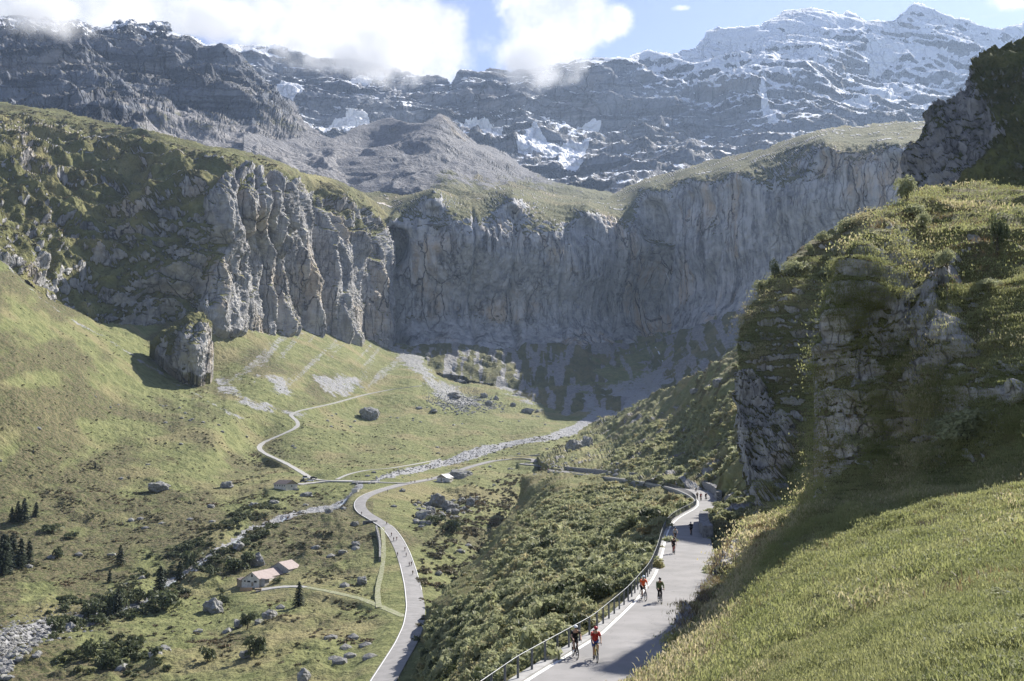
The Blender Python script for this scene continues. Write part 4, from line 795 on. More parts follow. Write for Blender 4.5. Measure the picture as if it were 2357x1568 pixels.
def thick(name, layer, n, wf, s0, s1, mat, seed, splits=((0, 110, T_MID), (110, 230, T_FARB), (230, 9999, T_TINY)), sink=.1, zs=(.8, 1.25), yel=None):
    p, nn, x, y = layer.scatter(n, wf, seed); g = np.random.default_rng(seed + 1); sc = g.uniform(s0, s1, n) * g.choice([.75, 1, 1.15], n); p = p - np.array([0, 0, 1.]) * (sink * sc)[:, None]
    tn = np.stack([np.clip(.5 + .8 * fbm(p, 14, 3), 0, 1), np.clip(.2 + .9 * fbm(p, 20, 3, off=40), 0, 1) if yel is None else yel(p, x, y)], -1)
    for a, b, T in splits:
        k = (p[:, 1] >= a) & (p[:, 1] < b)
        if k.any(): spread(name, T, p[k], sc[k], g.uniform(0, 6.28, k.sum()), mat, tn[k], zs=g.uniform(*zs, k.sum()))

THK = [(1020, 1620), (1160, 1620), (1211, 1560), (1375, 1454), (1452, 1380), (1498, 1320), (1513, 1280), (1520, 1240), (1526, 1222), (1540, 1200), (1575, 1182), (1596, 1172), (1585, 1158), (1556, 1146), (1500, 1134), (1430, 1121), (1345, 1116), (1300, 1128), (1270, 1135), (1240, 1165), (1200, 1195), (1180, 1230), (1150, 1265), (1120, 1300), (1130, 1345), (1080, 1370), (1010, 1410), (985, 1440), (990, 1500), (975, 1560)]
def w_bank(p, n, x, y):
    w = pmask(THK, x, y, 6); gap = sstep(fbm(p, 16, 3), .25, .45); lo = pmask([(1060, 1300), (1200, 1190), (1260, 1170), (1180, 1330), (1090, 1370)], x, y, 10) * .75
    return w * (1 - gap * .93) * (1 - lo) + .02
thick('shrub_thicket', bank, 3300, w_bank, .75, 1.7, M_ALDER, 21)
thick('shrub_thicket', bank, 420, lambda p, n, x, y: w_bank(p, n, x, y) * sstep(fbm(p, 30, 3, off=50), -.05, .3), .8, 1.9, M_DARKL, 23)
thick('young_shrub_trees', bank, 60, w_bank, 1.2, 1.9, M_ALDER, 24, zs=(1.2, 1.6))
thick('shrub_thicket', bank, 500, lambda p, n, x, y: w_bank(p, n, x, y) + .1, .5, 1.1, M_STRAWB, 25)
def w_rs(p, n, x, y):
    a = pmask([(1380, 1085), (1440, 1030), (1500, 990), (1560, 960), (1620, 950), (1700, 900), (1780, 900), (1780, 1100), (1690, 1060), (1640, 1100), (1560, 1095), (1480, 1092)], x, y, 15, 30 * fbm(p, 30, 3))
    return a * (y < interp_line([(1280, 1070), (1500, 1086), (1600, 1095), (1650, 1110), (1800, 1110)], x)) * (.15 + sstep(fbm(p, 22, 3), -.1, .25)) + .05 * sstep(fbm(p, 25, 3), .1, .4)
thick('shrub_thicket', rslope, 1150, w_rs, 1.0, 2.0, M_ALDER, 31)
def w_rb(p, n, x, y): return (dist_line(RIGHTE, x, y) > 9) * (.25 + sstep(fbm(p, 6, 3), -.2, .2))
thick('shrub_thicket', roadside, 330, w_rb, .7, 1.35, M_ALDER, 41, splits=((0, 150, T_MID), (150, 999, T_FARB)))
# low heath cushions and scattered scrub over the valley turf
def w_heath(p, n, x, y):
    a = valley_heath(x, y); c = sstep(fbm(p, 16, 3) + .5 * fbm(p, 5, 3), .1, .6)
    road = np.ones(len(x))
    for l, w_ in flat: road *= sstep(dist_line(l, x, y), w_ * .75, w_ * 1.2)
    return (a * c + .02) * road * (p[:, 1] < 900)
def valley_heath(x, y):
    a = sstep(fbm(np.stack([x, y, 0 * x], -1), (170, 90, 1), 4) + .5 * (y > 1130) * (y < 1340) * (x < 860) + .15 * (x > 960), -.05, .45)
    return a * (y > 1000) * (1 - .85 * pmask([(660, 1000), (1190, 960), (1240, 1060), (1180, 1140), (980, 1140), (800, 1130), (640, 1090)], x, y, 15)) + .06 * (y > 900)
thick('heath_scrub', valley, 9000, w_heath, .5, 1.25, M_HEATH, 51, splits=((0, 330, T_TINY), (330, 9999, [leaves(26, .33, 1, 140 + i, 3) for i in range(5)])), zs=(.55, .9), sink=.2)
def w_ridge(p, n, x, y): return pmask([(1000, 1180), (1060, 1140), (1190, 1100), (1200, 1150), (1120, 1260), (1050, 1340), (1000, 1390), (970, 1480), (960, 1300), (1000, 1230)], x, y, 15) * (.1 + sstep(fbm(p, 14, 3), 0, .4)) + 0
thick('heath_scrub', valley, 700, w_ridge, .8, 1.7, M_HEATH, 61, splits=((0, 9999, T_TINY),), zs=(.7, 1.1))
def w_str(p, n, x, y): return (np.exp(-(np.abs(dist_line(STREAM, x, y) - 30) / 16) ** 2) * (x < 640) * (x > 110) * (.1 + sstep(fbm(p, 18, 3), 0, .3))) + pmask([(130, 1568), (210, 1480), (330, 1480), (380, 1560)], x, y, 20) * .35
thick('stream_scrub', valley, 620, w_str, 1.1, 2.3, M_DARKL, 71, splits=((0, 9999, T_FARB),), zs=(.8, 1.2))
def w_cl(p, n, x, y): return sstep(n[:, 2], .45, .7) * (.05 + sstep(fbm(p, 22, 3), 0, .35)) * (1 - is_pillar(x, y)) * (y > interp_line(LTOP, x) + 12)
thick('ledge_scrub', massif, 2600, w_cl, .9, 2.2, M_HEATH, 81, splits=((0, 9999, [leaves(22, .36, 1, 150 + i, 3) for i in range(5)]),), zs=(.5, .9), sink=.2)

# grass on the near hillside
def blades(n, seed, h=.3, w=.012, spreadr=.22, lean=.9):
    g = np.random.default_rng(seed); b = np.stack([g.normal(0, spreadr, n), g.normal(0, spreadr, n), np.full(n, -.03)], -1); a = g.uniform(0, 6.28, n); L_ = h * g.uniform(.5, 1.2, n); ln = g.uniform(.1, lean, n)
    d = np.stack([np.cos(a) * ln, np.sin(a) * ln, np.ones(n)], -1); d /= np.linalg.norm(d, axis=1)[:, None]; s_ = np.stack([-np.sin(a), np.cos(a), 0 * a], -1) * w
    m = b + d * L_[:, None] * .6; t = b + d * L_[:, None] + np.stack([np.cos(a) * ln, np.sin(a) * ln, -.3 * ln], -1) * L_[:, None] * .35
    V = np.stack([b - s_, b + s_, m + s_ * .8, t, m - s_ * .8], 1).reshape(-1, 3); i = np.arange(n)[:, None] * 5
    F = np.concatenate([np.concatenate([i, i + 1, i + 2, i + 4], 1), np.concatenate([i + 4, i + 2, i + 3, i + 3], 1)])
    F = F[:, :]; tint = np.repeat(np.stack([g.uniform(0, 1, n), g.uniform(0, .5, n), 0 * a], -1), 5, 0); return V, F, tint
def grass():
    def fix(T):      # triangles stored as quads need distinct corners: split
        return T
    for nm, cnt, (a, b), (h, w_, nb, sp_), seed in (('meadow_grass', 42000, (0, 30), (.075, .007, 30, .16), 1), ('meadow_grass', 42000, (30, 75), (.13, .016, 22, .32), 2), ('meadow_grass', 24000, (75, 175), (.14, .03, 16, .5), 3)):
        T = []
        for i in range(4):
            V, F, t = blades(nb, seed * 10 + i, h, w_, sp_); F3 = F.copy(); q = F3[:, 2] != F3[:, 3]; tri = np.concatenate([F3[q][:, [0, 1, 2]], F3[q][:, [0, 2, 3]], F3[~q][:, :3]]); T.append((V, tri, t))
        def wf(p, n, x, y):
            k = fbm(p, 7, 3); pil, sl = rockmask(p, n, x, y, k, fbm(p, 2, 2)); d = p[:, 1]
            inview = (x > 1380) & (x < 2420) & (y < 1620)
            return (d > a) * (d <= b) * inview * ((dist_line(RIGHTE, x, y) > 20) | (y < 1150)) * (1 - np.clip(pil + sl, 0, 1) * .9) * (.15 + sstep(fbm(p, (2.5, 2.5, 2.5), 3), -.45, .3)) / (1 + (d / 20) ** 2 if a == 0 else 1)
        p, nn, x, y = near.scatter(cnt, wf, 300 + seed)
        if a == 75:
            c2 = cnt * 3 // 4; q1 = near.scatter(cnt - c2, wf, 300 + seed); q2 = spur_l.scatter(c2, wf, 310 + seed); p, nn, x, y = [np.concatenate([u, v]) for u, v in zip(q1, q2)]
        g = np.random.default_rng(seed); dry = np.clip(.1 + .9 * fbm(p, 9, 3) + .9 * np.exp(-((dist_line([(1735, 1215), (1640, 1400), (1500, 1568)], x, y) - 45) / 45) ** 2) + .25 * (y < 1150), 0, 1)
        tn = np.stack([np.clip(.45 + .8 * fbm(p, 5, 3), 0, 1), dry], -1)
        spread(nm, T, p, g.uniform(.6, 1.4, cnt) * (1 + .5 * (dry > .6)), g.uniform(0, 6.28, cnt), M_GRASS, tn)
grass()
def w_cl2(p, n, x, y): return (p[:, 1] < 80) * (x > 1480) * (x < 2420) * (y < 1620) * (sstep(fbm(p, (4, 4, 4), 3, off=7), .12, .4) + .8 * pmask([(2000, 1568), (2150, 1480), (2420, 1380), (2420, 1620), (2000, 1620)], x, y, 40, 30 * fbm(p, 3, 3))) / (1 + (p[:, 1] / 25) ** 2)
thick('clover_patch', near, 7000, w_cl2, .05, .15, M_ALDER, 91, splits=((0, 40, T_TINY), (40, 999, [leaves(16, .4, 1, 160 + i, 2) for i in range(3)])), zs=(.5, .8), sink=.2)
def w_stem(p, n, x, y): return (dist_line(RIGHTE, x, y) > 12) * np.exp(-((dist_line([(1735, 1235), (1660, 1400), (1520, 1560)], x, y) - 30) / 26) ** 2) * (x > 1440) + .25 * (y < 700) * (x > 1900) * sstep(fbm(p, 6, 3), 0, .3) + .04 * (y < 1400)
def tall_stems():
    T = []
    for i in range(3):
        V, F, t = blades(14, 500 + i, .5, .02, .3); q = F[:, 2] != F[:, 3]; T.append((V, np.concatenate([F[q][:, [0, 1, 2]], F[q][:, [0, 2, 3]], F[~q][:, :3]]), t))
    p, nn, x, y = near.scatter(5200, w_stem, 777); g = np.random.default_rng(9)
    spread('dry_stems', T, p, g.uniform(.35, .95, 5200), g.uniform(0, 6.28, 5200), M_STRAW, np.stack([g.uniform(0, 1, 5200), .4 * (fbm(p, 6, 2) > .15)], -1))
tall_stems()
# ------------------------------------------------------------------ boulders
def ico(sub):
    import bmesh
    bm = bmesh.new(); bmesh.ops.create_icosphere(bm, subdivisions=sub, radius=1.0); V = np.array([v.co[:] for v in bm.verts]); F = np.array([[v.index for v in f.verts] for f in bm.faces]); bm.free(); return V, F
ICO3, ICO2, ICO1 = ico(4), ico(2), ico(1)
def rock_shape(base, seed, rough=.22):
    V, F = base; g = np.random.default_rng(seed); V = V.copy()
    for _ in range(9):                                   # chop facets
        d = g.normal(size=3); d /= np.linalg.norm(d); h = g.uniform(.55, .85); k = V @ d; V -= np.outer(np.maximum(k - h, 0), d) * .92
    V *= 1 + rough * fbm(V + seed * 3.1, .55, 4)[:, None]; V = V * g.uniform(.85, 1.1, 3); return V, F
RM = [];
for i in range(7):
    V, F = rock_shape(ICO3, i); me = mesh_np('boulder', V, F, M_BOULDER, smooth=False); RM.append(me.data); bpy.data.objects.remove(me)
def put_rock(px, py, w, h, label, layer=None, i=0, group=None, cat='boulder', deep=.25):
    layer = layer or valley; G, n = layer.at(px, py); s = G[1] / FPX
    o = bpy.data.objects.new('boulder', RM[i % 7]); link(o); W_ = w * s * .56; H_ = h * s * .62
    o.location = (G[0], G[1] + W_ * .4, G[2] + H_ * (.62 - deep) + .0); o.scale = (W_, W_ * .85, H_); o.rotation_euler = (0, 0, i * 1.7); tag(o, label, cat, group); return o
BL = [(848, 958, 46, 38, 'huge solitary grey boulder on the grass below the screes beside the climbing gravel track'),
      (1003, 1166, 46, 38, 'largest angular grey boulder of the cluster above the lower road bend'), (1030, 1172, 30, 24, 'rounded boulder touching the right side of the largest one in the cluster'),
      (991, 1188, 28, 22, 'squat grassy boulder at the front of the boulder cluster'), (970, 1205, 42, 28, 'broad dark boulder lowest on the left of the cluster by the lower road'),
      (1081, 1160, 26, 26, 'pale upright boulder on the right of the boulder cluster'), (1068, 1172, 15, 10, 'small white boulder below the pale upright one'), (1047, 1184, 20, 14, 'middling grey boulder at the foot of the cluster'),
      (816, 1216, 20, 14, 'grey boulder beside the dark culvert of the lower road'), (817, 1264, 22, 12, 'low dark boulder in the pasture left of the stone channel wall'),
      (759, 1193, 20, 15, 'pair-like pale boulder in brown scrub between barn and road'), (724, 1270, 22, 13, 'grey boulder in the heath above the farm'), (546, 1277, 32, 25, 'white split boulder on the stream bank above the farmhouse'),
      (590, 1303, 30, 34, 'tall dark boulder with bushes just behind the farmhouse'), (832, 1344, 26, 22, 'dark pointed boulder in the meadow beside the farm track'), (582, 1166, 20, 16, 'light grey boulder in heath below the dark roofed barn'),
      (630, 1152, 26, 9, 'flat shaded mound of rock below the dark roofed barn'), (703, 1140, 26, 14, 'cracked grey boulder below the parked cars'), (1008, 1325, 18, 10, 'pale flat boulder on the grass right of the lower road'),
      (357, 1132, 52, 27, 'wide weathered boulder alone on the heath slope left of the barn'), (486, 1402, 42, 36, 'big block of grey rock in the meadow left of the farm'), (619, 1420, 34, 26, 'wedge shaped grey boulder in the meadow below the farm'),
      (545, 1442, 26, 24, 'dark boulder half hidden by a bush in the lower meadow'), (697, 1556, 36, 32, 'pointed grey boulder at the bottom edge of the meadow'), (518, 1121, 28, 20, 'bright topped boulder above the heath left of the barn'),
      (484, 1164, 18, 12, 'small grey boulder in the middle of the heath'), (564, 1522, 28, 20, 'grey boulder beside the large bush in the lower meadow'), (160, 1446, 26, 20, 'pale boulder standing in the stream bed'),
      (313, 1381, 20, 10, 'small white boulder where the stream narrows'), (377, 1524, 40, 20, 'low brown rock outcrop in the lower left meadow'), (1062, 880, 30, 12, 'flat dark boulder on the grass tongue beside the block field'),
      (1043, 921, 30, 18, 'big grey block in the middle of the block field'), (1114, 916, 18, 14, 'square boulder on the right edge of the block field'), (1126, 930, 20, 16, 'dark boulder just below the square one'), (1143, 920, 14, 13, 'pale pointed boulder right of the block field'),
      (1218, 944, 30, 15, 'low dark boulder on the green crest in front of the shaded corrie'), (1239, 945, 11, 7, 'little dark boulder next to the low one on the green crest'), (967, 936, 16, 8, 'small dark boulder left below the block field'),
      (997, 946, 20, 11, 'humped boulder at the lower end of the block field'), (1183, 932, 14, 11, 'small grey boulder on the grass before the shaded corrie'), (985, 826, 18, 15, 'high grey block near the top of the block field'),
      (925, 1132, 12, 9, 'small stone beside the junction of road and gravel path'), (820, 1132, 12, 10, 'grey stone in the stream bed by the bridge')]
for i, (x, y, w, h, lb) in enumerate(BL): put_rock(x, y, w, h, lb, i=i, deep=.12)
for i, (x, y, w, h, lb) in enumerate([(1320, 1040, 40, 34, 'dark craggy boulder on the slope above the upper road hairpin'), (1354, 1030, 30, 32, 'tall shaded boulder right of the craggy one above the hairpin'),
                                      (1666, 895, 34, 24, 'angular boulder high on the sunny slope beside the rock pillar'), (1592, 903, 26, 14, 'half buried boulder on the crest of the sunny slope')]): put_rock(x, y, w, h, lb, rslope, i + 2, deep=.12)
for i, (x, y, w, h, lb) in enumerate([(2240, 1405, 14, 8, 'small pale stone in the sunny grass of the near meadow'), (1925, 1655 - 100, 34, 9, 'flat white stone at the bottom of the near meadow'), (2320, 1350, 18, 9, 'grey stone in clover at the right edge of the near meadow'), (2000, 1165, 40, 10, 'flat pale slab of rock in the shaded near grass')]):
    put_rock(x, y, w, h, lb, near, i + 1, deep=.45)
put_rock(1062, 1100, 66, 26, 'grassy hump of rock right behind the small white hut', i=3)
# knob of rock that carries the road corner
kn = put_rock(1232, 1152, 74, 72, 'dark rock knob under the corner of the upper road above the pasture', bank, 4, deep=.0)
kn.location = tuple(P(1232, 1120, 525)); kn.scale = (8.0, 8, 8.0)
# loose stones, too many to count
def stones(name, layer, n, wf, s0, s1, seed, base=ICO1):
    T = []
    for i in range(4):
        V, F = rock_shape(base, 40 + i, .15); T.append((V * (1, 1, .7), F, np.zeros((len(V), 3))))
    p, nn, x, y = layer.scatter(n, wf, seed); g = np.random.default_rng(seed); sc = s0 + (s1 - s0) * g.uniform(0, 1, n) ** 4
    spread(name, T, p, sc, g.uniform(0, 6.28, n), M_BOULDER)
def w_st(p, n, x, y):
    st = dist_line(STREAM, x, y); ws = np.interp(x, [0, 100, 300, 500, 620, 700, 830], [48, 34, 11, 11, 9, 9, 7]); return np.exp(-(st / ws) ** 2) * (x < 840)
stones('stream_stones', valley, 2600, w_st, .25, 1.7, 401)
stones('stream_stones', valley, 1500, lambda p, n, x, y: np.exp(-(dist_line(BED, x, y) / np.interp(x, [850, 900, 1000, 1100, 1200, 1300, 1450], [4, 5, 8, 11, 8, 11, 26])) ** 2) * (x > 850), .2, 1.0, 402)
def w_loose(p, n, x, y):
    a = sstep(fbm(p, 40, 3), .1, .5) * .4 + pmask([(940, 790), (1000, 820), (1040, 870), (1120, 910), (1160, 935), (1060, 945), (990, 930), (960, 880), (925, 830)], x, y, 12) * 14 + pmask([(960, 1150), (1110, 1130), (1110, 1170), (1000, 1215), (950, 1215)], x, y, 15) * 4 + pmask([(680, 1568), (740, 1470), (850, 1430), (880, 1500), (840, 1568)], x, y, 20) * 1.5
    for l, w_ in flat: a = a * sstep(dist_line(l, x, y), w_ * .8, w_ * 1.2)
    return a
stones('loose_stones', valley, 3600, w_loose, .2, 2.4, 403)
stones('loose_stones', rslope, 260, lambda p, n, x, y: sstep(fbm(p, 30, 3), .1, .5), .3, 2.0, 404)

# ------------------------------------------------------------------ trees and single bushes
def spruce(seed):
    g = np.random.default_rng(seed); Vs, Ts = [], []
    for k in range(26):
        z = .08 + .9 * (k / 26) ** .92; r = .30 * (1 - z) ** .85 * g.uniform(.8, 1.15) + .012; nb = max(5, int(13 * (1 - z) + 4))
        for j in range(nb):
            a = g.uniform(0, 6.28); L_ = r * g.uniform(.7, 1.15)
            for m in range(5):
                t0 = m / 5; c = np.array([math.cos(a) * L_ * (t0 + .12), math.sin(a) * L_ * (t0 + .12), z - .16 * L_ * t0 - .05 * t0 * t0]); s_ = .034 * (1 - .4 * t0) * g.uniform(.7, 1.4)
                u = np.array([math.cos(a), math.sin(a), -.35]); v = np.array([-math.sin(a), math.cos(a), g.normal() * .5]); v /= np.linalg.norm(v)
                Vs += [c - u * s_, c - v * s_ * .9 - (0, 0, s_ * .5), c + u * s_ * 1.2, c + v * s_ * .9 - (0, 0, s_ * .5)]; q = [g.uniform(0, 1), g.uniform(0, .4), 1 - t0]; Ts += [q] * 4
    V = np.array(Vs); return V, np.arange(len(V)).reshape(-1, 4), np.c_[np.array(Ts), np.ones(len(V))]
def mk(name, V, F, mat, att=None, smooth=False):
    o = mesh_np(name, V, F, mat, smooth=smooth, attrs=att); m = o.data; bpy.data.objects.remove(o); return m
SPR = []
for i in range(3):
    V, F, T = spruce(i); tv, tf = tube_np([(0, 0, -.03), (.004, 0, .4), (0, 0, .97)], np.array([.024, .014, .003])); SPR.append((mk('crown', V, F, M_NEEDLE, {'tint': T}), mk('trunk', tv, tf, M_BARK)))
def tree(px, py, hpx, label, i=0, group=None, layer=None, wk=1.0):
    G, n = (layer or valley).at(px, py); h = hpx * G[1] / FPX * 1.04; e = empty('spruce_tree', tuple(G)); e.scale = (h * wk, h * wk, h); e.rotation_euler = (0, 0, i * 2.1); tag(e, label, 'tree', group)
    c, t = SPR[i % 3]
    for nm, me in (('crown', c), ('trunk', t)): o = bpy.data.objects.new(nm, me); link(o, e)
    return e
for i, (x, y, h, lb, gr) in enumerate([(686, 1387, 56, 'solitary young spruce in the meadow just below the farm track', None), (276, 1296, 44, 'lone narrow spruce on the brown heath above the stream', None), (412, 1326, 46, 'slim spruce at the stream bank above the farm', None),
        (366, 1356, 68, 'tallest spruce standing on the stream bank left of the farm', None), (54, 1204, 54, 'tallest spruce of the upper clump by the left edge', None), (81, 1193, 34, 'small spruce right of the tall one in the upper left clump', None), (27, 1202, 34, 'small spruce left of the tall one in the upper left clump', None),
        (40, 1200, 44, 'middling spruce inside the upper left clump', None), (66, 1293, 50, 'rightmost spruce of the lower left clump', None), (47, 1299, 66, 'second spruce from the right in the lower left clump', None), (27, 1290, 68, 'tall spruce in the middle of the lower left clump', None),
        (4, 1318, 92, 'biggest spruce cut by the left picture edge in the lower clump', None), (12, 1296, 70, 'spruce behind the biggest one of the lower left clump', None), (270, 1400, 66, 'dark spruce among the bushes along the stream', None), (252, 1330, 26, 'tiny dark spruce on the heath', None), (218, 1084, 14, 'tiny sunlit spruce high on the left slope', None)]):
    tree(x, y, h, lb, i, gr, wk=1.15)
BM_N = [mk('bush', V, F, M_ALDER, {'tint': np.c_[T, np.ones(len(T))]}) for V, F, T in [leaves(1500, .05, 1, 200 + i, 9, 1.0) for i in range(3)]]
BM_F = [mk('bush', V, F, M_DARKL, {'tint': np.c_[T, np.ones(len(T))]}) for V, F, T in [leaves(420, .10, 1, 210 + i, 8, 1.0) for i in range(4)]]
BM_S = [mk('bush', V, F, M_DARKL, {'tint': np.c_[T, np.ones(len(T))]}) for V, F, T in [leaves(900, .055, 1, 220 + i, 9, 1.0) for i in range(2)]]
def stems(seed, n=7):
    g = np.random.default_rng(seed); return join([tube_np([(0, 0, -.05), (g.normal() * .12, g.normal() * .12, .35), (g.normal() * .38, g.normal() * .38, .85)], np.array([.03, .02, .006]), 4) for _ in range(n)])
STM = [mk('stem', *stems(i), M_BARK) for i in range(3)]
def bush(px, py, w, h, label, layer, kind, i, group=None, name='bush'):
    G, n = layer.at(px, py); s = G[1] / FPX; e = empty(name, (G[0], G[1], G[2] - .12 * h * s)); e.scale = (w * s * .52, w * s * .52, h * s * .78); e.rotation_euler = (0, 0, i * 1.3); tag(e, label, 'bush' if name == 'bush' else 'tree', group)
    o = bpy.data.objects.new('foliage', kind[i % len(kind)]); link(o, e); o = bpy.data.objects.new('stem', STM[i % 3]); link(o, e); return e
for i, (x, y, w, h, lb) in enumerate([(2083, 478, 64, 78, 'dark upright bush on the left end of the near crest below the rock knoll'), (2100, 505, 66, 54, 'rounded green bush just below the upright one on the near crest'), (2121, 535, 46, 50, 'light leafy bush on the sunny slope below the crest'),
        (1952, 534, 84, 54, 'wide silvery bush on the crest of the near spur'), (1895, 560, 46, 34, 'small bush left of the wide silvery one on the crest'), (1826, 628, 78, 60, 'bright bush on the left shoulder of the near spur'), (1863, 590, 24, 46, 'slender bush sticking up between two rounded ones on the spur'),
        (1752, 672, 40, 40, 'dark green bush hanging over the top of the rock pillar'), (1740, 702, 26, 24, 'small yellowish bush on the very edge above the rock pillar'), (2189, 650, 56, 62, 'pale leafed bush in the hollow between the two humps'), (1905, 622, 80, 50, 'broad green bush inside the sunny grass of the spur'),
        (1985, 600, 44, 26, 'low bush on the tussocky spur slope'), (2279, 680, 70, 40, 'green bush on the right hump beside the thin tree'), (2350, 500, 50, 40, 'bush at the right edge under the rock knoll'), (2180, 442, 26, 20, 'small bush on the skyline of the near crest')]):
    bush(x, y, w, h, lb, spur_l if x < 2000 and y < 720 else near, BM_N, i)
for i, (x, y, w, h, lb) in enumerate([(2012, 1038, 110, 96, 'light green bush catching sun in the middle of the shaded hillside'), (2232, 1020, 180, 110, 'largest leafy bush on the shaded hillside near the right edge'), (2170, 1010, 90, 70, 'bush joined to the left of the largest one in the shade')]):
    bush(x, y, w, h, lb, near, BM_N, i + 1)
bush(2296, 590, 56, 135, 'thin young leafy tree standing alone on the right hump', near, BM_S, 0, name='young_tree'); bush(1783, 645, 28, 70, 'thin crooked little tree on the left shoulder of the spur', spur_l, BM_S, 1, name='young_tree')
for i, (x, y, w, h, lb, gr) in enumerate([(480, 1535, 46, 42, 'round dark bush in the lower meadow below the big block', None), (586, 1518, 62, 62, 'largest bush of the lower meadow with a boulder beside it', None), (519, 1384, 30, 34, 'thin bush behind the big block in the meadow', None), (569, 1447, 42, 48, 'bush growing over the half hidden boulder in the lower meadow', None),
        (372, 1400, 90, 54, 'wide dark bush at the foot of the tallest stream bank spruce', None), (536, 1316, 66, 40, 'broad green bush left behind the farmhouse', None), (495, 1330, 50, 30, 'low bush between the stream and the farmhouse', None), (572, 1306, 50, 46, 'dark bush against the tall boulder behind the farmhouse', None),
        (429, 1292, 56, 56, 'big grey green bush on the far stream bank', None), (135, 1284, 30, 30, 'single bush in the grassy gap of the left heath', None), (222, 1432, 56, 34, 'spreading bush on the near side of the stream', None), (508, 1362, 22, 18, 'small shrub beside the farm yard', None), (640, 1340, 34, 14, 'low green shrub in the loop of the farm driveway', None),
        (120, 1225, 60, 24, 'low dark bush below the upper left spruces', None), (160, 1236, 44, 20, 'low brownish bush right of the one below the spruces', None), (610, 1240, 30, 20, 'bush at the eroded bank of the stream', None), (1000, 1225, 60, 40, 'dark bush on the bouldery slope right of the lower road', None), (1040, 1245, 60, 40, 'dense bush below the boulder cluster', None)]):
    bush(x, y, w, h, lb, valley, BM_F, i, gr)
for i, (x, y) in enumerate([(130, 1442), (160, 1428), (187, 1412), (212, 1398), (236, 1392), (262, 1388), (290, 1378), (318, 1365), (205, 1540), (260, 1556)]):
    bush(x, y, 56, 46 + (i * 7) % 12, (['first', 'second', 'third', 'fourth', 'fifth', 'sixth', 'seventh', 'eighth'][i] + ' bush from the left in the dense dark row along the stream') if i < 8 else ['left bush of the two low in the bottom left meadow', 'right bush of the two low in the bottom left meadow'][i - 8], valley, BM_F, i, 'bushes lining the stream' if i < 8 else None)

# ------------------------------------------------------------------ buildings
def wallmat(name, a, b_, k=.6, z=1.0):
    b = NB(name); n = b.noise(b.pos((1 / k, 1 / k, z / k)), 1, 5, .6); n2 = b.noise(b.pos(), .5, 3); c = b.mix(b.ramp(n, .35, .65), a, b_); c = b.mix(b.math('MULTIPLY', b.ramp(n2, .5, .7), .3), c, tuple(x * .6 for x in a)); return b.done(c, b.bump(n, .03), .9)
M_PLAST = wallmat('whitewashed_wall', (.50, .47, .41), (.62, .59, .53)); M_BOARD = wallmat('weathered_boards', (.23, .18, .13), (.33, .27, .2), .15, .2); M_RROOF = wallmat('reddish_metal_roof', (.30, .25, .235), (.38, .32, .30), .5); M_DROOF = wallmat('dark_slate_roof', (.10, .085, .085), (.15, .125, .12), .5)
M_LROOF = wallmat('pale_roof', (.55, .54, .52), (.66, .65, .62), .6); M_DARK = simple('dark_glass_and_shade', (.015, .016, .018), .4); M_STONEW = wallmat('stone_wall_plain', (.27, .265, .25), (.40, .39, .37), .5)
def house(name, loc, ang, L_, W_, eave, ridge, rx, wallm, gablem, roofm, label, cat, left=0.0, over=.35, wins=(), door=None, roof_th=.12):
    """front gable along local x from 0 to W_, length along local y; rx = place of the ridge across the width"""
    e = empty(name, loc, ang); tag(e, label, cat); le = eave if left == 0 else left
    prof = [(0, -1.5), (0, le), (rx, ridge), (W_, eave), (W_, -1.5)]
    V = [(x, 0, z) for x, z in prof] + [(x, L_, z) for x, z in prof]; me = bpy.data.meshes.new('wall'); me.from_pydata(V, [], [(0, 4, 3, 2, 1), (5, 6, 7, 8, 9), (0, 1, 6, 5), (3, 4, 9, 8)]); me.update(); me.materials.append(wallm); link(bpy.data.objects.new('wall', me), e)
    if gablem: 
        zc = min(eave, le); me = bpy.data.meshes.new('gable_boards'); me.from_pydata([(.02, -.04, zc - .1), (W_ - .02, -.04, zc - .1), (W_ - .02, -.04, eave - .02), (rx, -.04, ridge - .02), (.02, -.04, le - .02)], [], [(0, 1, 2, 3, 4)]); me.update(); me.materials.append(gablem); link(bpy.data.objects.new('gable_boards', me), e)
    def slab(x0, z0, x1, z1):
        d = np.array([x1 - x0, z1 - z0]); d = d / np.linalg.norm(d); x1e, z1e = x1 + d[0] * over, z1 + d[1] * over
        V = [(x, y, z + t) for t in (0.03, roof_th + .03) for y in (-over, L_ + over) for x, z in ((x0, z0), (x1e, z1e))]
        F = [(0, 1, 3, 2), (4, 6, 7, 5), (0, 4, 5, 1), (2, 3, 7, 6), (1, 5, 7, 3), (0, 2, 6, 4)]; me = bpy.data.meshes.new('roof'); me.from_pydata(V, [], F); me.update(); me.materials.append(roofm); return link(bpy.data.objects.new('roof', me), e)
    slab(rx, ridge, W_, eave); slab(rx, ridge, 0, le)
    for (nm, face, a, z0, ww, hh) in wins:
        th = .05
        if face == 'f': c, ax, ay = (a + ww / 2, -.03 - (.05 if z0 > eave - .3 and gablem else 0), z0 + hh / 2), (ww / 2, 0, 0), (0, th, 0)
        elif face == 'r': c, ax, ay = (W_ + .03, a + ww / 2, z0 + hh / 2), (0, ww / 2, 0), (th, 0, 0)
        else: c, ax, ay = (-.03, a + ww / 2, z0 + hh / 2), (0, ww / 2, 0), (th, 0, 0)
        v = box_np(c, ax, ay, (0, 0, hh / 2)); w = mesh_np(nm, v, BOXF, M_PLAST if nm == 'window' else M_BOARD, parent=e, smooth=False)
        if nm == 'window':
            off = np.array(ay) * 1.4 * (-1 if face in ('f', 'l') else 1); v = box_np(np.array(c) + off * .5, np.array(ax) * .82, np.array(ay) * .8, (0, 0, hh * .41)); mesh_np('pane', v, BOXF, M_DARK, parent=w, smooth=False)
    return e
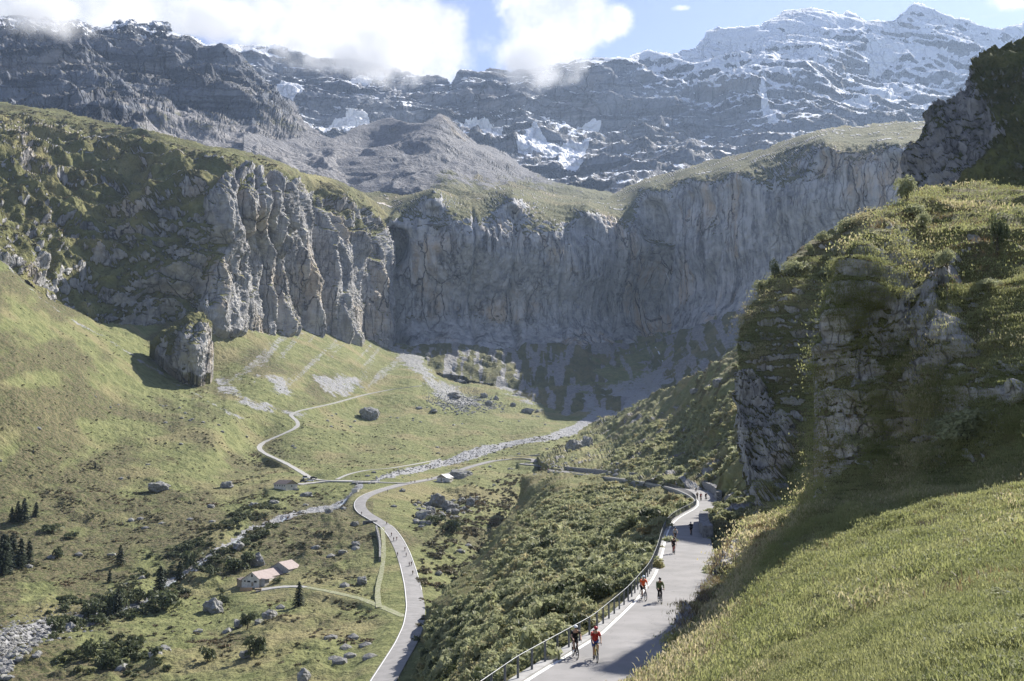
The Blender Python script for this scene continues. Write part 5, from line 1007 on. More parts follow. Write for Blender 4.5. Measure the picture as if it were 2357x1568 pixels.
gp = lambda x, y: tuple(valley.at(x, y)[0])
g0 = gp(556, 1352); A1 = -math.atan2(.32, .95)
fh = house('farmhouse', (g0[0], g0[1], g0[2] + .9), A1, 16.5, 7.4, 2.5, 4.7, 4.4, M_PLAST, None, M_RROOF, 'long whitewashed alpine farmhouse with pale reddish roof in two stepped sections', 'house', left=2.0,
           wins=[('window', 'f', 1.0, 1.1, .8, .7), ('window', 'f', 2.3, 1.0, 1.6, .7), ('window', 'f', 5.2, 1.0, 1.4, .8), ('door', 'f', 4.2, -.2, .8, 1.3), ('window', 'f', 4.0, 2.9, .8, 1.2), ('window', 'r', 10.5, .9, .9, .9), ('window', 'r', 13.5, .9, .9, .9), ('door', 'r', 12.2, 0, .9, 1.9)])
_pb = np.array(g0) + np.array([.32, .95, 0]) * 18 + np.array([.95, -.32, 0]) * 4; _x, _y = proj(_pb); FZ = float(max(.3, valley.at(_x, _y)[0][2] - g0[2] - .3)); print('FZ', FZ, _x, _y)
f2 = house('farmhouse', (0, 0, 0), 0, 9, 8.6, 2.7, 5.2, 4.3, M_STONEW, None, M_RROOF, None, 'x', wins=[('window', 'r', 1.5, 1.0, .9, 1.0), ('window', 'r', 3.8, 1.0, .9, 1.0), ('window', 'r', 6.3, 1.0, .9, 1.0)])
for ch in list(f2.children):                       # the rear section is part of the same house
    ch.parent = fh; ch.location = (1.0, 16.9, FZ)
bpy.data.objects.remove(f2)
f3 = house('shed', (0, 0, 0), 0, 5, 2.0, 1.4, 2.2, .05, M_BOARD, None, M_DROOF, None, 'x')
for ch in list(f3.children): ch.parent = fh; ch.location = (-2.05, .05, 0); ch.name = 'lean_to_' + ch.name.split('.')[0]
bpy.data.objects.remove(f3)
v = box_np((8.3, 2.6, .9), (.85, 0, 0), (0, 1.5, 0), (0, 0, 1.35)); mesh_np('porch_wall', v, BOXF, M_STONEW, parent=fh, smooth=False)
v = box_np((8.6, 4.2, 2.42), (1.3, 0, -.12), (0, 3.2, 0), (0, 0, .06)); mesh_np('porch_roof', v, BOXF, M_RROOF, parent=fh, smooth=False)
g1 = gp(630, 1124)
house('barn', g1, math.radians(-34) + math.pi / 2 - math.pi / 2, 0.1, 0.1, .1, .1, .05, M_PLAST, None, M_DROOF, None, 'x')
bpy.data.objects.remove([o for o in SC.objects if o.name.startswith('barn')][0])
for o in [o for o in SC.objects if o.parent is None and o.name.split('.')[0] in ('wall', 'roof')]: bpy.data.objects.remove(o)
# barn with its long side to the viewer: local x runs along the gable, so turn by the gable direction
ga = math.atan2(.80, .60)
cb = np.array(g1) + np.array([.80, -.60, 0]) * 10.8
house('barn', (cb[0], cb[1], g1[2] + .3), ga, 10.8, 8.2, 2.2, 4.3, 4.1, M_PLAST, M_BOARD, M_DROOF, 'white walled barn with a dark slate roof beside the parked cars', 'barn',
      wins=[('window', 'l', a, .8, .9, .9) for a in (1.0, 3.0, 5.0, 7.0, 9.2)] + [('window', 'f', 3.4, .6, 1.0, .9)])
g2 = gp(1005, 1108)
hh = house('hut', (g2[0], g2[1], g2[2]), -math.atan2(.42, .9), 9.5, 6.3, 2.4, 4.3, 3.0, M_PLAST, M_BOARD, M_LROOF, 'small white hut with a pale roof beside a grassy hump', 'hut',
      wins=[('door', 'f', 2.6, 0, .9, 2.0), ('window', 'f', 4.6, .9, .7, .7)])
v = box_np((7.6, 1.6, .7), (1.3, 0, 0), (0, 1.5, 0), (0, 0, 1.2)); mesh_np('annex_wall', v, BOXF, M_PLAST, parent=hh, smooth=False)
v = box_np((7.7, 1.6, 2.0), (1.5, 0, -.35), (0, 1.7, 0), (0, 0, .06)); mesh_np('annex_roof', v, BOXF, M_LROOF, parent=hh, smooth=False)
v = box_np((2.6, -2.2, -.25), (3.4, 0, 0), (0, 2.0, 0), (0, 0, .28)); mesh_np('terrace', v, BOXF, M_KERB, parent=hh, smooth=False)
# bridge over the stream
b0 = np.array(gp(838, 1112)); b0[2] += .35; be = empty('bridge', tuple(b0), .02); tag(be, 'small concrete bridge carrying the gravel path over the stream', 'bridge')
mesh_np('deck', box_np((0, 0, -.1), (7, 0, 0), (0, 2.6, 0), (0, 0, .22)), BOXF, M_KERB, parent=be, smooth=False)
for sx in (-1, 1): mesh_np('abutment', box_np((sx * 3.6, -1.5, -2.4), (.5, 0, 0), (0, 3.6, 0), (0, 0, 2.1)), BOXF, M_KERB, parent=be, smooth=False)
for sy in (-2.5, 2.5):
    V, F = join([tube_np([(-6.5, sy, 1.0), (6.5, sy, 1.0)], .05, 5)] + [tube_np([(x, sy, .1), (x, sy, 1.0)], .05, 5) for x in np.linspace(-6.5, 6.5, 7)]); mesh_np('railing', V, F, M_STEELD, parent=be, smooth=False)
c0 = np.array(gp(852, 1204)); ce = empty('culvert', tuple(c0), .5); tag(ce, 'dark arched culvert mouth under the lower road above the stone channel', 'culvert')
mesh_np('headwall', box_np((0, 0, -.6), (3.4, 0, 0), (0, .4, 0), (0, 0, 1.7)), BOXF, M_MASON, parent=ce, smooth=False); mesh_np('mouth_shade', box_np((0, -.25, -1.0), (2.0, 0, 0), (0, .3, 0), (0, 0, 1.25)), BOXF, M_DARK, parent=ce, smooth=False)  # solid near-black box paints in the shade of the culvert mouth
cw = smooth_line([(868, 1222), (873, 1240), (877, 1262), (877, 1296)], 40); CWp = ground(cw[:, 0], cw[:, 1])
V, F = prism_line(CWp, CWp + side(CWp) * .8, -2.5, 2.3); tag(mesh_np('channel_wall', V, F, M_MASON, smooth=False), 'straight stone channel wall throwing a dark shadow left of the lower road', 'wall')
def block(name, px, py, sx, sy, sz, ang, mat, label, cat, lift=0.0, n=None):
    G = np.array(gp(px, py)); e = empty(name, (G[0], G[1], G[2] + lift), ang); tag(e, label, cat); return e
e = block('water_trough', 681, 1128, 0, 0, 0, .2, None, 'grey metal water trough at the corner of the barn', 'trough')
V = np.concatenate([box_np((0, 0, .45), (1.6, 0, 0), (0, .6, 0), (0, 0, .45))]); mesh_np('basin', V, BOXF, M_STEEL, parent=e, smooth=False); mesh_np('water', box_np((0, 0, .91), (1.45, 0, 0), (0, .48, 0), (0, 0, .01)), BOXF, M_DARK, parent=e, smooth=False)
for sx in (-1.1, 1.1): mesh_np('leg', box_np((sx, 0, -.1), (.1, 0, 0), (0, .5, 0), (0, 0, .15)), BOXF, M_KERB, parent=e, smooth=False)
e = block('concrete_intake', 817, 1133, 0, 0, 0, -.3, None, 'white concrete intake block beside the stream below the bridge', 'intake')
mesh_np('block', box_np((0, 0, .7), (1.8, 0, 0), (0, 1.2, 0), (0, 0, .9)), BOXF, M_PLAST, parent=e, smooth=False); mesh_np('lid', box_np((0, 0, 1.7), (1.95, 0, 0), (0, 1.35, 0), (0, 0, .1)), BOXF, M_LROOF, parent=e, smooth=False)
M_HAY = wallmat('firewood', (.36, .24, .14), (.50, .36, .22), .25); e = block('firewood_pile', 566, 1361, 0, 0, 0, .1, None, 'heap of stacked brown firewood in front of the farmhouse', 'woodpile'); g_ = np.random.default_rng(3)
V, F = join([tube_np([(x - .5, y, z), (x + .5, y, z)], .16, 6) for x in (-1.5, -.4, .7, 1.7) for z, ys in ((.15, np.arange(-.9, 1, .32)), (.42, np.arange(-.75, .9, .32)), (.7, np.arange(-.5, .6, .32)), (.96, np.arange(-.25, .4, .32))) for y in ys]); mesh_np('logs', V, F, M_HAY, parent=e, smooth=False)
e = block('farm_trailer', 594, 1362, 0, 0, 0, .15, None, 'small brown farm trailer parked in front of the farmhouse', 'trailer', .1)
mesh_np('body', np.concatenate([box_np((0, 0, .75), (1.2, 0, 0), (0, .75, 0), (0, 0, .35))]), BOXF, M_BOARD, parent=e, smooth=False); M_TYRE = simple('rubber', (.02, .02, .02), .8)
V, F = tube_np([(1.2, 0, .5), (2.2, 0, .4)], .05, 5); mesh_np('drawbar', V, F, M_STEELD, parent=e)
for sy in (-.82, .82): V, F = tube_np([(0, sy - .08, .32), (0, sy + .08, .32)], .32, 14); mesh_np('wheel', V, F, M_TYRE, parent=e)
e = block('log_bench', 656, 1323, 0, 0, 0, -.1, None, 'row of dark logs lying in the grass beside the rear of the farmhouse', 'log'); V, F = join([tube_np([(-1.7, -.1, .25), (-.1, 0, .25)], .2, 7), tube_np([(.2, 0, .25), (1.8, -.2, .25)], .2, 7)]); mesh_np('logs', V, F, M_BARK, parent=e)

# ------------------------------------------------------------------ parked cars
def car_mat(c): return simple('car_paint', c, .3, metal=.2)
def car(px, py, ang, colr, label, van=False):
    G = np.array(gp(px, py)); e = empty('parked_car', (G[0], G[1], G[2] + .42), ang); tag(e, label, 'car')
    hgt = 1.9 if van else 1.45
    pr = [(-2.15, .3), (2.1, .3), (2.15, .75), (1.9, .88), (1.0, .98), (-2.0, .98), (-2.15, .8)]
    cabp = [(1.05, .96), (.4, hgt), (-1.7 if van else -1.35, hgt), (-2.05 if van else -1.95, .96)]
    def ext(p, w0, w1):
        n = len(p); zc = [a[1] for a in p]; V = [(x, -w0 if z < 1.1 else -w1, z) for x, z in p] + [(x, w0 if z < 1.1 else w1, z) for x, z in p]; me = bpy.data.meshes.new('b'); me.from_pydata(V, [], [list(range(n)), list(range(2 * n - 1, n - 1, -1))] + [(i, i + n, (i + 1) % n + n, (i + 1) % n) for i in range(n)]); me.update(); return me
    m = car_mat(colr); b = ext(pr, .86, .86); b.materials.append(m); link(bpy.data.objects.new('body', b), e); c = ext(cabp, .80, .66); c.materials.append(M_DARK); link(bpy.data.objects.new('windows', c), e)
    mesh_np('roof', box_np((-.5, 0, hgt + .02), (.95, 0, 0), (0, .66, 0), (0, 0, .03)), BOXF, m, parent=e, smooth=False)
    for sx in (-1.35, 1.35):
        for sy in (-.8, .8): V, F = tube_np([(sx, sy - .1, .32), (sx, sy - .09, .32), (sx, sy + .09, .32), (sx, sy + .1, .32)], np.array([.1, .32, .32, .1]), 16); mesh_np('wheel', V, F, M_TYRE, parent=e)
    for sy in (-.6, .6): mesh_np('headlight', box_np((2.12, sy, .7), (.05, 0, 0), (0, .16, 0), (0, 0, .07)), BOXF, M_LROOF, parent=e, smooth=False)
car(699, 1113, .15, (.02, .03, .06), 'dark blue car parked nearest to the barn'); car(715, 1110, .12, (.62, .63, .65), 'silver estate car parked beside the dark blue one'); car(722, 1104, .1, (.03, .03, .035), 'black car parked behind the silver estate'); car(704, 1104, .1, (.75, .75, .74), 'white van parked behind the dark blue car', True)

# ------------------------------------------------------------------ waterfalls
M_WATER = simple('falling_water', (.72, .76, .80), .4, (.9, .92, .95), k=3)
def fall(pts, w, layer, label, pull=3.0, back=None):
    l = smooth_line(pts, 30); G = np.array([layer.at(x, y)[0] for x, y in l]); k = np.ones(5) / 5; Gs = np.stack([np.convolve(np.pad(G[:, i], 2, mode='edge'), k, 'valid') for i in range(3)], -1)
    Gs = Gs * (1 - pull / Gs[:, 1])[:, None]; g = np.random.default_rng(1); ww = w * (.6 + .6 * g.uniform(0, 1, 30)); V = np.concatenate([Gs - np.c_[ww, 0 * ww, 0 * ww], Gs + np.c_[0 * ww, -ww * .8, 0 * ww], Gs + np.c_[ww, 0 * ww, 0 * ww]])
    i = np.arange(29); F = np.concatenate([np.stack([i, i + 30, i + 31, i + 1], -1), np.stack([i + 30, i + 60, i + 61, i + 31], -1)]); tag(mesh_np('waterfall', V, F, M_WATER), label, 'waterfall')
fall([(1186, 816), (1189, 835), (1190, 850), (1196, 873)], 1.6, valley, 'white waterfall dropping from the foot of the central wall'); fall([(1512, 806), (1520, 818), (1527, 835), (1534, 848)], 1.1, valley, 'thin white cascade in the shaded right corner of the corrie')
fall([(1492, 640), (1499, 700), (1503, 770)], .8, wall, 'faint thread of water falling down the dark recess of the wall', 4)
# ------------------------------------------------------------------ cyclists
def skin_mesh(nm, J, E, root, sub=1):
    names = list(J); me = bpy.data.meshes.new(nm); me.from_pydata([J[k][0] for k in names], [(names.index(a), names.index(b)) for a, b in E], []); me.update(); o = bpy.data.objects.new(nm, me); link(o)
    o.modifiers.new('skin', 'SKIN'); sv = me.skin_vertices[0].data
    for i, k in enumerate(names): r = J[k][1]; sv[i].radius = (r, r) if not isinstance(r, tuple) else r; sv[i].use_root = (k == root)
    m = o.modifiers.new('sub', 'SUBSURF'); m.levels = sub; m.render_levels = sub; dg = bpy.context.evaluated_depsgraph_get(); r = bpy.data.meshes.new_from_object(o.evaluated_get(dg)); r.name = nm
    bpy.data.objects.remove(o)
    for p in r.polygons: p.use_smooth = True
    return r
def pose(up=0.0, phase=0):
    """joints of a rider; forward is +y"""
    ky, kz, fz = ((.16, .80, .32), (.08, .62, .13)) if phase == 0 else ((.08, .62, .13), (.16, .80, .32)), 0, 0
    R, Lg = ky
    J = {'pel': ((0, -.20, .96), (.13, .11)), 'wai': ((0, -.08 - up * .3, 1.12 + up), (.13, .10)), 'che': ((0, .08 - up, 1.30 + up), (.16, .12)), 'nec': ((0, .19 - up * 1.5, 1.42 + up * 1.2), .055), 'hea': ((0, .25 - up * 1.6, 1.53 + up * 1.3), (.078, .09)), 'top': ((0, .25 - up * 1.6, 1.63 + up * 1.3), .07), 'nos': ((0, .345 - up * 1.6, 1.53 + up * 1.3), .018)}
    for s, (kyy, kzz, fzz), t in ((1, R, 'r'), (-1, Lg, 'l')):
        J['hip' + t] = ((s * .09, -.20, .93), .085); J['kne' + t] = ((s * .11, kyy, kzz), .055); J['ank' + t] = ((s * .10, -.08 if fzz < .2 else .10, fzz + .08), .035); J['toe' + t] = ((s * .10, .07 if fzz < .2 else .24, fzz + .03), .03)
        J['sho' + t] = ((s * .18, .10 - up, 1.36 + up), .06); J['elb' + t] = ((s * .25, .28 - up * .5, 1.14 + up * .5), .042); J['wri' + t] = ((s * .21, .50, 1.03), .028); J['pal' + t] = ((s * .205, .56, 1.02), (.035, .02))
        for i, (dx, ln) in enumerate(((-.028, .075), (-.010, .085), (.008, .08), (.026, .062))): J['f%d%s' % (i, t)] = ((s * (.205 + dx), .56 + ln * .6, 1.0), .010); J['g%d%s' % (i, t)] = ((s * (.205 + dx), .56 + ln * .75, .965), .008)
        J['thu' + t] = ((s * .165, .57, 1.0), .011)
    return J
EB = [('pel', 'wai'), ('wai', 'che'), ('che', 'nec'), ('nec', 'hea'), ('hea', 'top'), ('hea', 'nos')] + sum([[('pel', 'hip' + t), ('hip' + t, 'kne' + t), ('kne' + t, 'ank' + t), ('ank' + t, 'toe' + t), ('che', 'sho' + t), ('sho' + t, 'elb' + t), ('elb' + t, 'wri' + t), ('wri' + t, 'pal' + t), ('pal' + t, 'thu' + t)] + [('pal' + t, 'f%d%s' % (i, t)) for i in range(4)] + [('f%d%s' % (i, t), 'g%d%s' % (i, t)) for i in range(4)] for t in 'rl'], [])
def sub_j(J, keys, grow): return {k: (J[k][0], tuple(r + grow for r in J[k][1]) if isinstance(J[k][1], tuple) else J[k][1] + grow) for k in keys}
def lerp(J, a, b, t): return tuple(np.array(J[a][0]) * (1 - t) + np.array(J[b][0]) * t)
def make_pose(up, ph, longs=False):
    J = pose(up, ph); body = skin_mesh('person', J, EB, 'pel')
    K = sub_j(J, ['pel', 'wai', 'che', 'shor', 'shol'], .045); 
    for t in 'rl': K['u' + t] = (lerp(J, 'sho' + t, 'elb' + t, 1.0 if longs else .7), .068 if not longs else .062)
    E = [('pel', 'wai'), ('wai', 'che')] + sum([[('che', 'sho' + t), ('sho' + t, 'u' + t)] for t in 'rl'], [])
    if longs:
        for t in 'rl': K['w' + t] = (lerp(J, 'elb' + t, 'wri' + t, .92), .046); E.append(('u' + t, 'w' + t))
    jer = skin_mesh('jersey', K, E, 'wai')
    K = sub_j(J, ['pel', 'hipr', 'hipl'], .035)
    E = [('pel', 'hipr'), ('pel', 'hipl')]
    for t in 'rl':
        K['k' + t] = (lerp(J, 'hip' + t, 'kne' + t, 1.0 if longs else .8), .085 if not longs else .078); E.append(('hip' + t, 'k' + t))
        if longs: K['a' + t] = (lerp(J, 'kne' + t, 'ank' + t, .95), .045); E.append(('k' + t, 'a' + t))
    sh = skin_mesh('shorts', K, E, 'pel')
    hc = np.array(J['top'][0]) + (0, -.005, -.02); V, F = ico(3); V = V * (.105, .135, .10); V[:, 2] = np.maximum(V[:, 2], -.03); hel = mk('helmet', V + hc, F, M_STEELD, smooth=True)
    gl = mk('sunglasses', box_np(np.array(J['hea'][0]) + (0, .085, .025), (.072, 0, 0), (0, .015, 0), (0, 0, .02)), BOXF, M_DARK)
    shs = []
    for t in 'rl':
        a = np.array(J['ank' + t][0]); b_ = np.array(J['toe' + t][0]); V, F = tube_np([a + (0, -.05, -.03), a + (0, .0, -.03), (a + b_) / 2, b_ + (0, .02, 0)], np.array([.03, .048, .046, .028]), 8); shs.append(mk('shoe', V, F, M_STEELD))
    return body, jer, sh, hel, gl, shs
POSES = [make_pose(0, 0), make_pose(.06, 1), make_pose(.07, 0, True)]
def bike_parts():
    P_ = {}
    rear, front, bb, seat, head, hb = (0, -.50, .34), (0, .52, .34), (0, -.06, .28), (0, -.22, .90), (0, .38, .80), (0, .40, .94)
    V, F = join([tube_np([a, b], .026, 6) for a, b in ((bb, seat), (bb, (0, .41, .70)), ((0, -.17, .80), (0, .39, .78)), ((.04, -.5, .34), (.02, -.06, .28)), ((-.04, -.5, .34), (-.02, -.06, .28)), ((.04, -.5, .34), (0, -.17, .78)), ((-.04, -.5, .34), (0, -.17, .78)), ((0, .42, .66), (0, .38, .84)))])
    P_['frame'] = (V, F); P_['fork'] = join([tube_np([(s * .045, .52, .34), (s * .04, .44, .66), (0, .42, .68)], .022, 6) for s in (1, -1)])
    P_['saddle'] = join([tube_np([(0, -.36, .965), (0, -.25, .965), (0, -.10, .955)], np.array([.06, .055, .02]), 8), tube_np([(0, -.22, .88), (0, -.235, .95)], .014, 6)])
    P_['handlebar'] = join([tube_np([(-.22, .50, .97), (-.2, .44, .98), (0, .40, .96), (.2, .44, .98), (.22, .50, .97)], .022, 6), tube_np([(0, .38, .84), (0, .40, .96)], .016, 6)] + [tube_np([(s * .21, .44, .98), (s * .21, .56, .97), (s * .21, .58, .90), (s * .21, .50, .85)], .014, 6) for s in (1, -1)])
    P_['crank'] = join([tube_np([(.07, -.06, .28), (.08, -.02 - .0, .13)], .012, 5), tube_np([(-.07, -.06, .28), (-.08, .06, .40)], .012, 5), tube_np([(.03, -.06, .28), (.04, -.06, .28)], .09, 14), tube_np([(.06, -.02, .12), (.15, -.02, .12)], .018, 5), tube_np([(-.15, .06, .40), (-.06, .06, .40)], .018, 5)])
    th = np.linspace(0, 2 * math.pi, 33); ring = np.stack([0 * th, np.cos(th) * .325, np.sin(th) * .325], -1); tv, tf = tube_np(ring, .026, 6); rv, rf = tube_np(ring * .94, .010, 5)
    sv, sf = join([tube_np([(0, 0, 0), (0, math.cos(a) * .31, math.sin(a) * .31)], .0035, 3) for a in np.arange(0, 6.28, .393)])
    P_['tyre'] = (tv, tf); P_['rim'] = join([(rv, rf), (sv, sf), tube_np([(-.04, 0, 0), (.04, 0, 0)], .022, 6)]); return P_
BP = {k: mk(k, V, F, M_STEELD, smooth=False) for k, (V, F) in bike_parts().items()}
_mc = {}
def cm(c, r=.6):
    k = (tuple(c), r)
    if k not in _mc: _mc[k] = simple('cloth', c, r)
    return _mc[k]
M_SKIN = simple('skin', (.42, .26, .18), .6)
def kid(name, me, parent, mat, loc=(0, 0, 0)):
    o = bpy.data.objects.new(name, me); link(o, parent); o.location = loc
    if len(me.materials) == 0: me.materials.append(mat)
    o.material_slots[0].link = 'OBJECT'; o.material_slots[0].material = mat; return o
def rider(pos, ang, jer, sho, hel, lb, pz=0, frame=(.02, .02, .02), shoe=(.7, .7, .7), group=None, bag=None, blab=None, fork=None, s=1.0):
    b = empty('bicycle', tuple(pos), ang); b.scale = (s,) * 3; bl_ = ('bicycle of the ' + lb).split(); tag(b, blab or ' '.join(bl_), 'bicycle', ('bicycles' if group else None) and 'bicycles on ' + group.split(' on ')[-1])
    for k, m in (('frame', cm(frame, .3)), ('fork', cm(fork or frame, .3)), ('saddle', M_TYRE), ('handlebar', cm((.03, .03, .03), .5)), ('crank', M_STEEL)): kid(k, BP[k], b, m)
    for y in (-.5, .52):
        w = kid('wheel', BP['rim'], b, M_STEEL, (0, y, .342)); kid('tyre', BP['tyre'], w, M_TYRE)
    body, jm, sm, hm, gm, shs = POSES[pz]
    me = body
    p = bpy.data.objects.new('person', me); link(p)
    if len(me.materials) == 0: me.materials.append(M_SKIN)
    p.location = tuple(pos); p.rotation_euler = (0, 0, ang); p.scale = (s,) * 3; tag(p, lb, 'person', group)
    kid('jersey', jm, p, cm(jer)); kid('tights' if pz == 2 else 'shorts', sm, p, cm(sho)); kid('helmet', hm, p, cm(hel, .35)); kid('sunglasses', gm, p, M_DARK)
    for m in shs: kid('shoe', m, p, cm(shoe))
    if bag is not None:
        up = .06 if pz else 0; V, F = ico(2); V = V * (.15, .10, .22); c, s_ = math.cos(.75), math.sin(.75); V = np.stack([V[:, 0], V[:, 1] * c + V[:, 2] * s_, -V[:, 1] * s_ + V[:, 2] * c], -1) + (0, -.12 - up, 1.33 + up)
        bo = mesh_np('backpack', V, F, cm(bag)); bo.location = tuple(pos); bo.rotation_euler = (0, 0, ang); tag(bo, 'black backpack on the back of the cyclist in the red jersey', 'backpack')
    return p
def on_up(px, py): return on_plane(np.array(float(px)), np.array(float(py)), ZR + .004)
K_, WH, RD = (.012, .012, .014), (.75, .76, .78), (.45, .03, .02)
cam_ang = math.radians(180 + 12)
NR = [(1324, 1513, 188, K_, K_, WH, 'cyclist in black jersey and white helmet riding nearest the kerb', 0, K_, WH), (1371, 1521, 184, (.40, .035, .02), (.05, .08, .22), (.35, .03, .03), 'cyclist in red jersey and blue shorts nearest the viewer', 1, (.5, .38, .12), (.1, .1, .1)),
      (1481, 1381, 190, (.75, .12, .03), K_, (.7, .78, .85), 'cyclist in an orange jersey with pale helmet beside the railing', 1, (.3, .32, .34), WH), (1519, 1387, 182, (.09, .11, .04), K_, K_, 'cyclist in olive jacket and black tights beside the orange one', 2, K_, (.8, .8, .8)),
      (1551, 1275, 178, (.02, .018, .02), K_, K_, 'cyclist in black with bare legs in the middle of the sunny road', 1, (.3, .03, .03), K_), (1554, 1246, 178, (.35, .38, .38), K_, K_, 'cyclist in a grey jersey just behind the one in black', 0, K_, (.4, .1, .08)),
      (1591, 1232, -3, K_, K_, (.2, .22, .24), 'cyclist all in black riding away on the right of the road', 0, K_, K_)]
for x, y, a, j, s_, h, lb, pz, fr, so in NR:
    red = 'red jersey' in lb; rider(on_up(x, y), math.radians(a), j, s_, h, lb, pz, fr, so, bag=K_ if red else None, fork=(.55, .42, .14) if red else None)
FR = [(1605, 1150.5, K_, K_, K_, 'left cyclist of the trio at the far bend'), (1613.5, 1153, (.3, .03, .04), K_, K_, 'dark red cyclist of the trio at the far bend'), (1625, 1152, K_, K_, K_, 'right black cyclist of the trio at the far bend'),
      (1602, 1132, (.55, .68, .75), K_, WH, 'cyclist in pale blue below the curved retaining wall'), (1557, 1122.5, (.45, .5, .55), (.05, .06, .1), WH, 'cyclist in grey blue on the second stretch behind the railing'), (1528, 1117, (.2, .2, .22), K_, WH, 'cyclist in dark grey farther along behind the railing'), (1451, 1102, (.5, .5, .5), K_, K_, 'light grey cyclist before the straight part of the retaining wall')]
for i, (x, y, j, s_, h, lb) in enumerate(FR): rider(on_up(x, y), math.radians([175, 180, 185, 150, 100, 95, 80][i]), j, s_, h, lb, i % 2)
for i, (x, y, j, lb) in enumerate([(1226, 1077 - 9, K_, 'distant dark cyclist turning the upper hairpin'), (1274, 1073.5, (.2, .2, .3), 'distant cyclist in dark blue on the road above the rock knob'), (1246, 1086.5 - 1.5, K_, 'distant dark cyclist resting at the railing above the rock knob'), (1252, 1086 - 1.5, (.5, .5, .5), 'distant cyclist in grey resting at the railing above the rock knob'), (1262, 1086.5 - 1.5, RD, 'distant cyclist in red resting at the railing above the rock knob')]):
    rider(on_up(x, y), i * 1.1, j, K_, K_, lb, i % 2)
def on_low(px, py):
    G = ground(np.array(float(px)), np.array(float(py))); d = np.linalg.norm(lr_C[:, :2] - G[:2], axis=1); i = int(d.argmin()); G[2] += .26; t = lr_C[max(i - 1, 0)] - lr_C[min(i + 1, len(lr_C) - 1)]; return G, math.atan2(t[1], t[0]) - math.pi / 2
LRI = [(901, 1236, K_, 'cyclist in black on the left of the three below the culvert'), (906, 1247, (.1, .1, .12), 'cyclist in dark grey in the middle of the three below the culvert'), (913, 1246, (.15, .05, .05), 'cyclist in maroon on the right of the three below the culvert'), (932, 1270, K_, 'cyclist in black at the verge below the boulder shadow'),
       (915, 1282, K_, 'cyclist in black close to the white line on the lower road'), (935, 1283, (.5, .5, .5), 'cyclist in grey on the verge side of the lower road'), (942, 1305, (.1, .12, .2), 'cyclist in navy on the left of the pair on the lower road'), (947, 1304, K_, 'cyclist in black on the right of the pair on the lower road'), (950, 1325, (.05, .1, .05), 'cyclist in dark green alone below the pair on the lower road'),
       (890, 1209, (.4, .3, .05), 'cyclist in yellow beside the road edge above the culvert'), (832, 1187, K_, 'cyclist in black inside the tight bend of the lower road'), (892, 1135, (.1, .1, .15), 'lone cyclist between the tight bend and the junction'), (946, 1113, K_, 'left cyclist of the two on the wide gravelly junction'), (955, 1112.5, (.2, .05, .05), 'right cyclist of the two on the wide gravelly junction'), (985, 1106.5, K_, 'cyclist just left of the small hut'), (994, 1104, (.4, .4, .4), 'cyclist closest to the small hut')]
for i, (x, y, j, lb) in enumerate(LRI): G, a = on_low(x, y); rider(G, a, j, K_, [K_, WH][i % 2], lb, i % 2)
for i, (x, y, j, lb) in enumerate([(1143, 1061, K_, 'distant cyclist on the left of three on the road behind the pasture'), (1156, 1059.5, (.3, .3, .3), 'distant grey cyclist in the middle of three behind the pasture'), (1162, 1059, K_, 'distant cyclist on the right of three on the road behind the pasture')]):
    G = ground(np.array(float(x)), np.array(float(y))); G[2] += .3; rider(G, math.radians(110), j, K_, K_, lb, i % 2)

# ------------------------------------------------------------------ air
def haze():
    x, y0, y1, z0, z1 = 6500, -400, 6200, -140, 2350
    V = [(a, b, c) for a in (-x, x) for b in (y0, y1) for c in (z0, z1)]
    F = [(0, 1, 3, 2), (4, 6, 7, 5), (0, 4, 5, 1), (2, 3, 7, 6), (0, 2, 6, 4), (1, 5, 7, 3)]
    m = bpy.data.materials.new('air'); m.use_nodes = True; n = m.node_tree.nodes; n.clear()
    o = n.new('ShaderNodeOutputMaterial'); v = n.new('ShaderNodeVolumePrincipled'); m.node_tree.links.new(v.outputs[0], o.inputs[1])
    v.inputs['Color'].default_value = (.55, .72, 1.0, 1); v.inputs['Density'].default_value = .000036; v.inputs['Anisotropy'].default_value = .35
    h = mesh_np('haze', V, np.array(F), m, smooth=False); tag(h, kind='stuff')
haze()

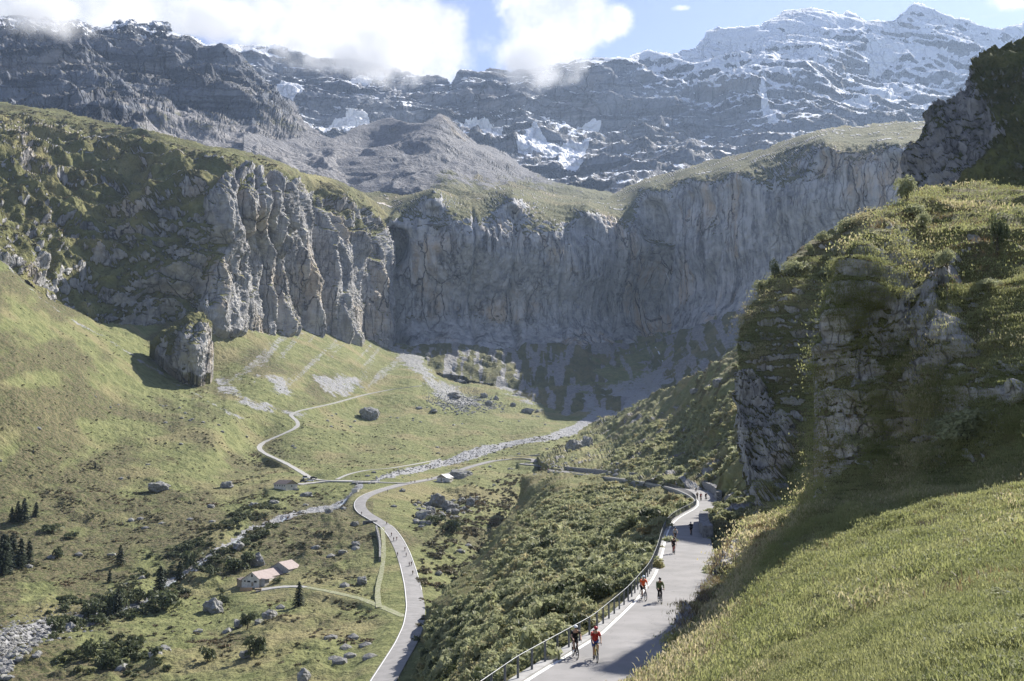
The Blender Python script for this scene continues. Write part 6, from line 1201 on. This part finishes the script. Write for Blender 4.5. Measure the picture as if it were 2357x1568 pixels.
# ------------------------------------------------------------------ cloud banks lying on the ridges
def mist(name, px, py, Y, w, h, depth, dens, seed, label=None):
    c = P(np.array(float(px)), np.array(float(py)), Y); s = Y / FPX; V, F = ico(3); V = V * (w * s / 2, depth / 2, h * s / 2)
    m = bpy.data.materials.new('cloud'); m.use_nodes = True; nt = m.node_tree; N = nt.nodes; L = nt.links; N.clear(); o = N.new('ShaderNodeOutputMaterial'); v = N.new('ShaderNodeVolumePrincipled'); L.new(v.outputs[0], o.inputs[1])
    tc = N.new('ShaderNodeTexCoord'); v.inputs['Color'].default_value = (1, 1, 1, 1); v.inputs['Anisotropy'].default_value = .0
    mp = N.new('ShaderNodeMapping'); mp.inputs['Scale'].default_value = (1 / (w * s / 2), 2 / depth, 1 / (h * s / 2)); L.new(tc.outputs['Object'], mp.inputs[0])
    ln = N.new('ShaderNodeVectorMath'); ln.operation = 'LENGTH'; L.new(mp.outputs[0], ln.inputs[0])
    nz = N.new('ShaderNodeTexNoise'); nz.inputs['Scale'].default_value = 1 / 190.; nz.inputs['Detail'].default_value = 5; nz.inputs['Roughness'].default_value = .6; ad = N.new('ShaderNodeVectorMath'); ad.operation = 'ADD'; ad.inputs[1].default_value = (seed * 977., 0, 0); L.new(tc.outputs['Object'], ad.inputs[0]); L.new(ad.outputs[0], nz.inputs['Vector'])
    def M(op, a, b):
        q = N.new('ShaderNodeMath'); q.operation = op
        for i, z in enumerate((a, b)):
            if isinstance(z, (int, float)): q.inputs[i].default_value = z
            else: L.new(z, q.inputs[i])
        return q.outputs[0]
    d = M('ADD', M('SUBTRACT', 0.72, ln.outputs['Value']), M('MULTIPLY', M('SUBTRACT', nz.outputs['Fac'], .5), 2.6))
    r = N.new('ShaderNodeMapRange'); r.inputs[1].default_value = 0; r.inputs[2].default_value = .5; r.inputs[3].default_value = 0; r.inputs[4].default_value = dens; r.interpolation_type = 'SMOOTHSTEP'; L.new(d, r.inputs[0]); L.new(r.outputs[0], v.inputs['Density'])
    ob = mesh_np(name, V, F, m, smooth=True); ob.location = tuple(c); tag(ob, kind='stuff')
mist('cloud', 830, 95, 3500, 620, 190, 700, .010, 1); mist('cloud', 1230, 120, 3600, 330, 190, 600, .010, 2); mist('cloud', 110, 40, 2250, 260, 170, 400, .014, 3); mist('cloud', 500, 55, 3400, 420, 110, 500, .012, 4)
SC.cycles.volume_step_rate = 3.0; SC.cycles.volume_max_steps = 96
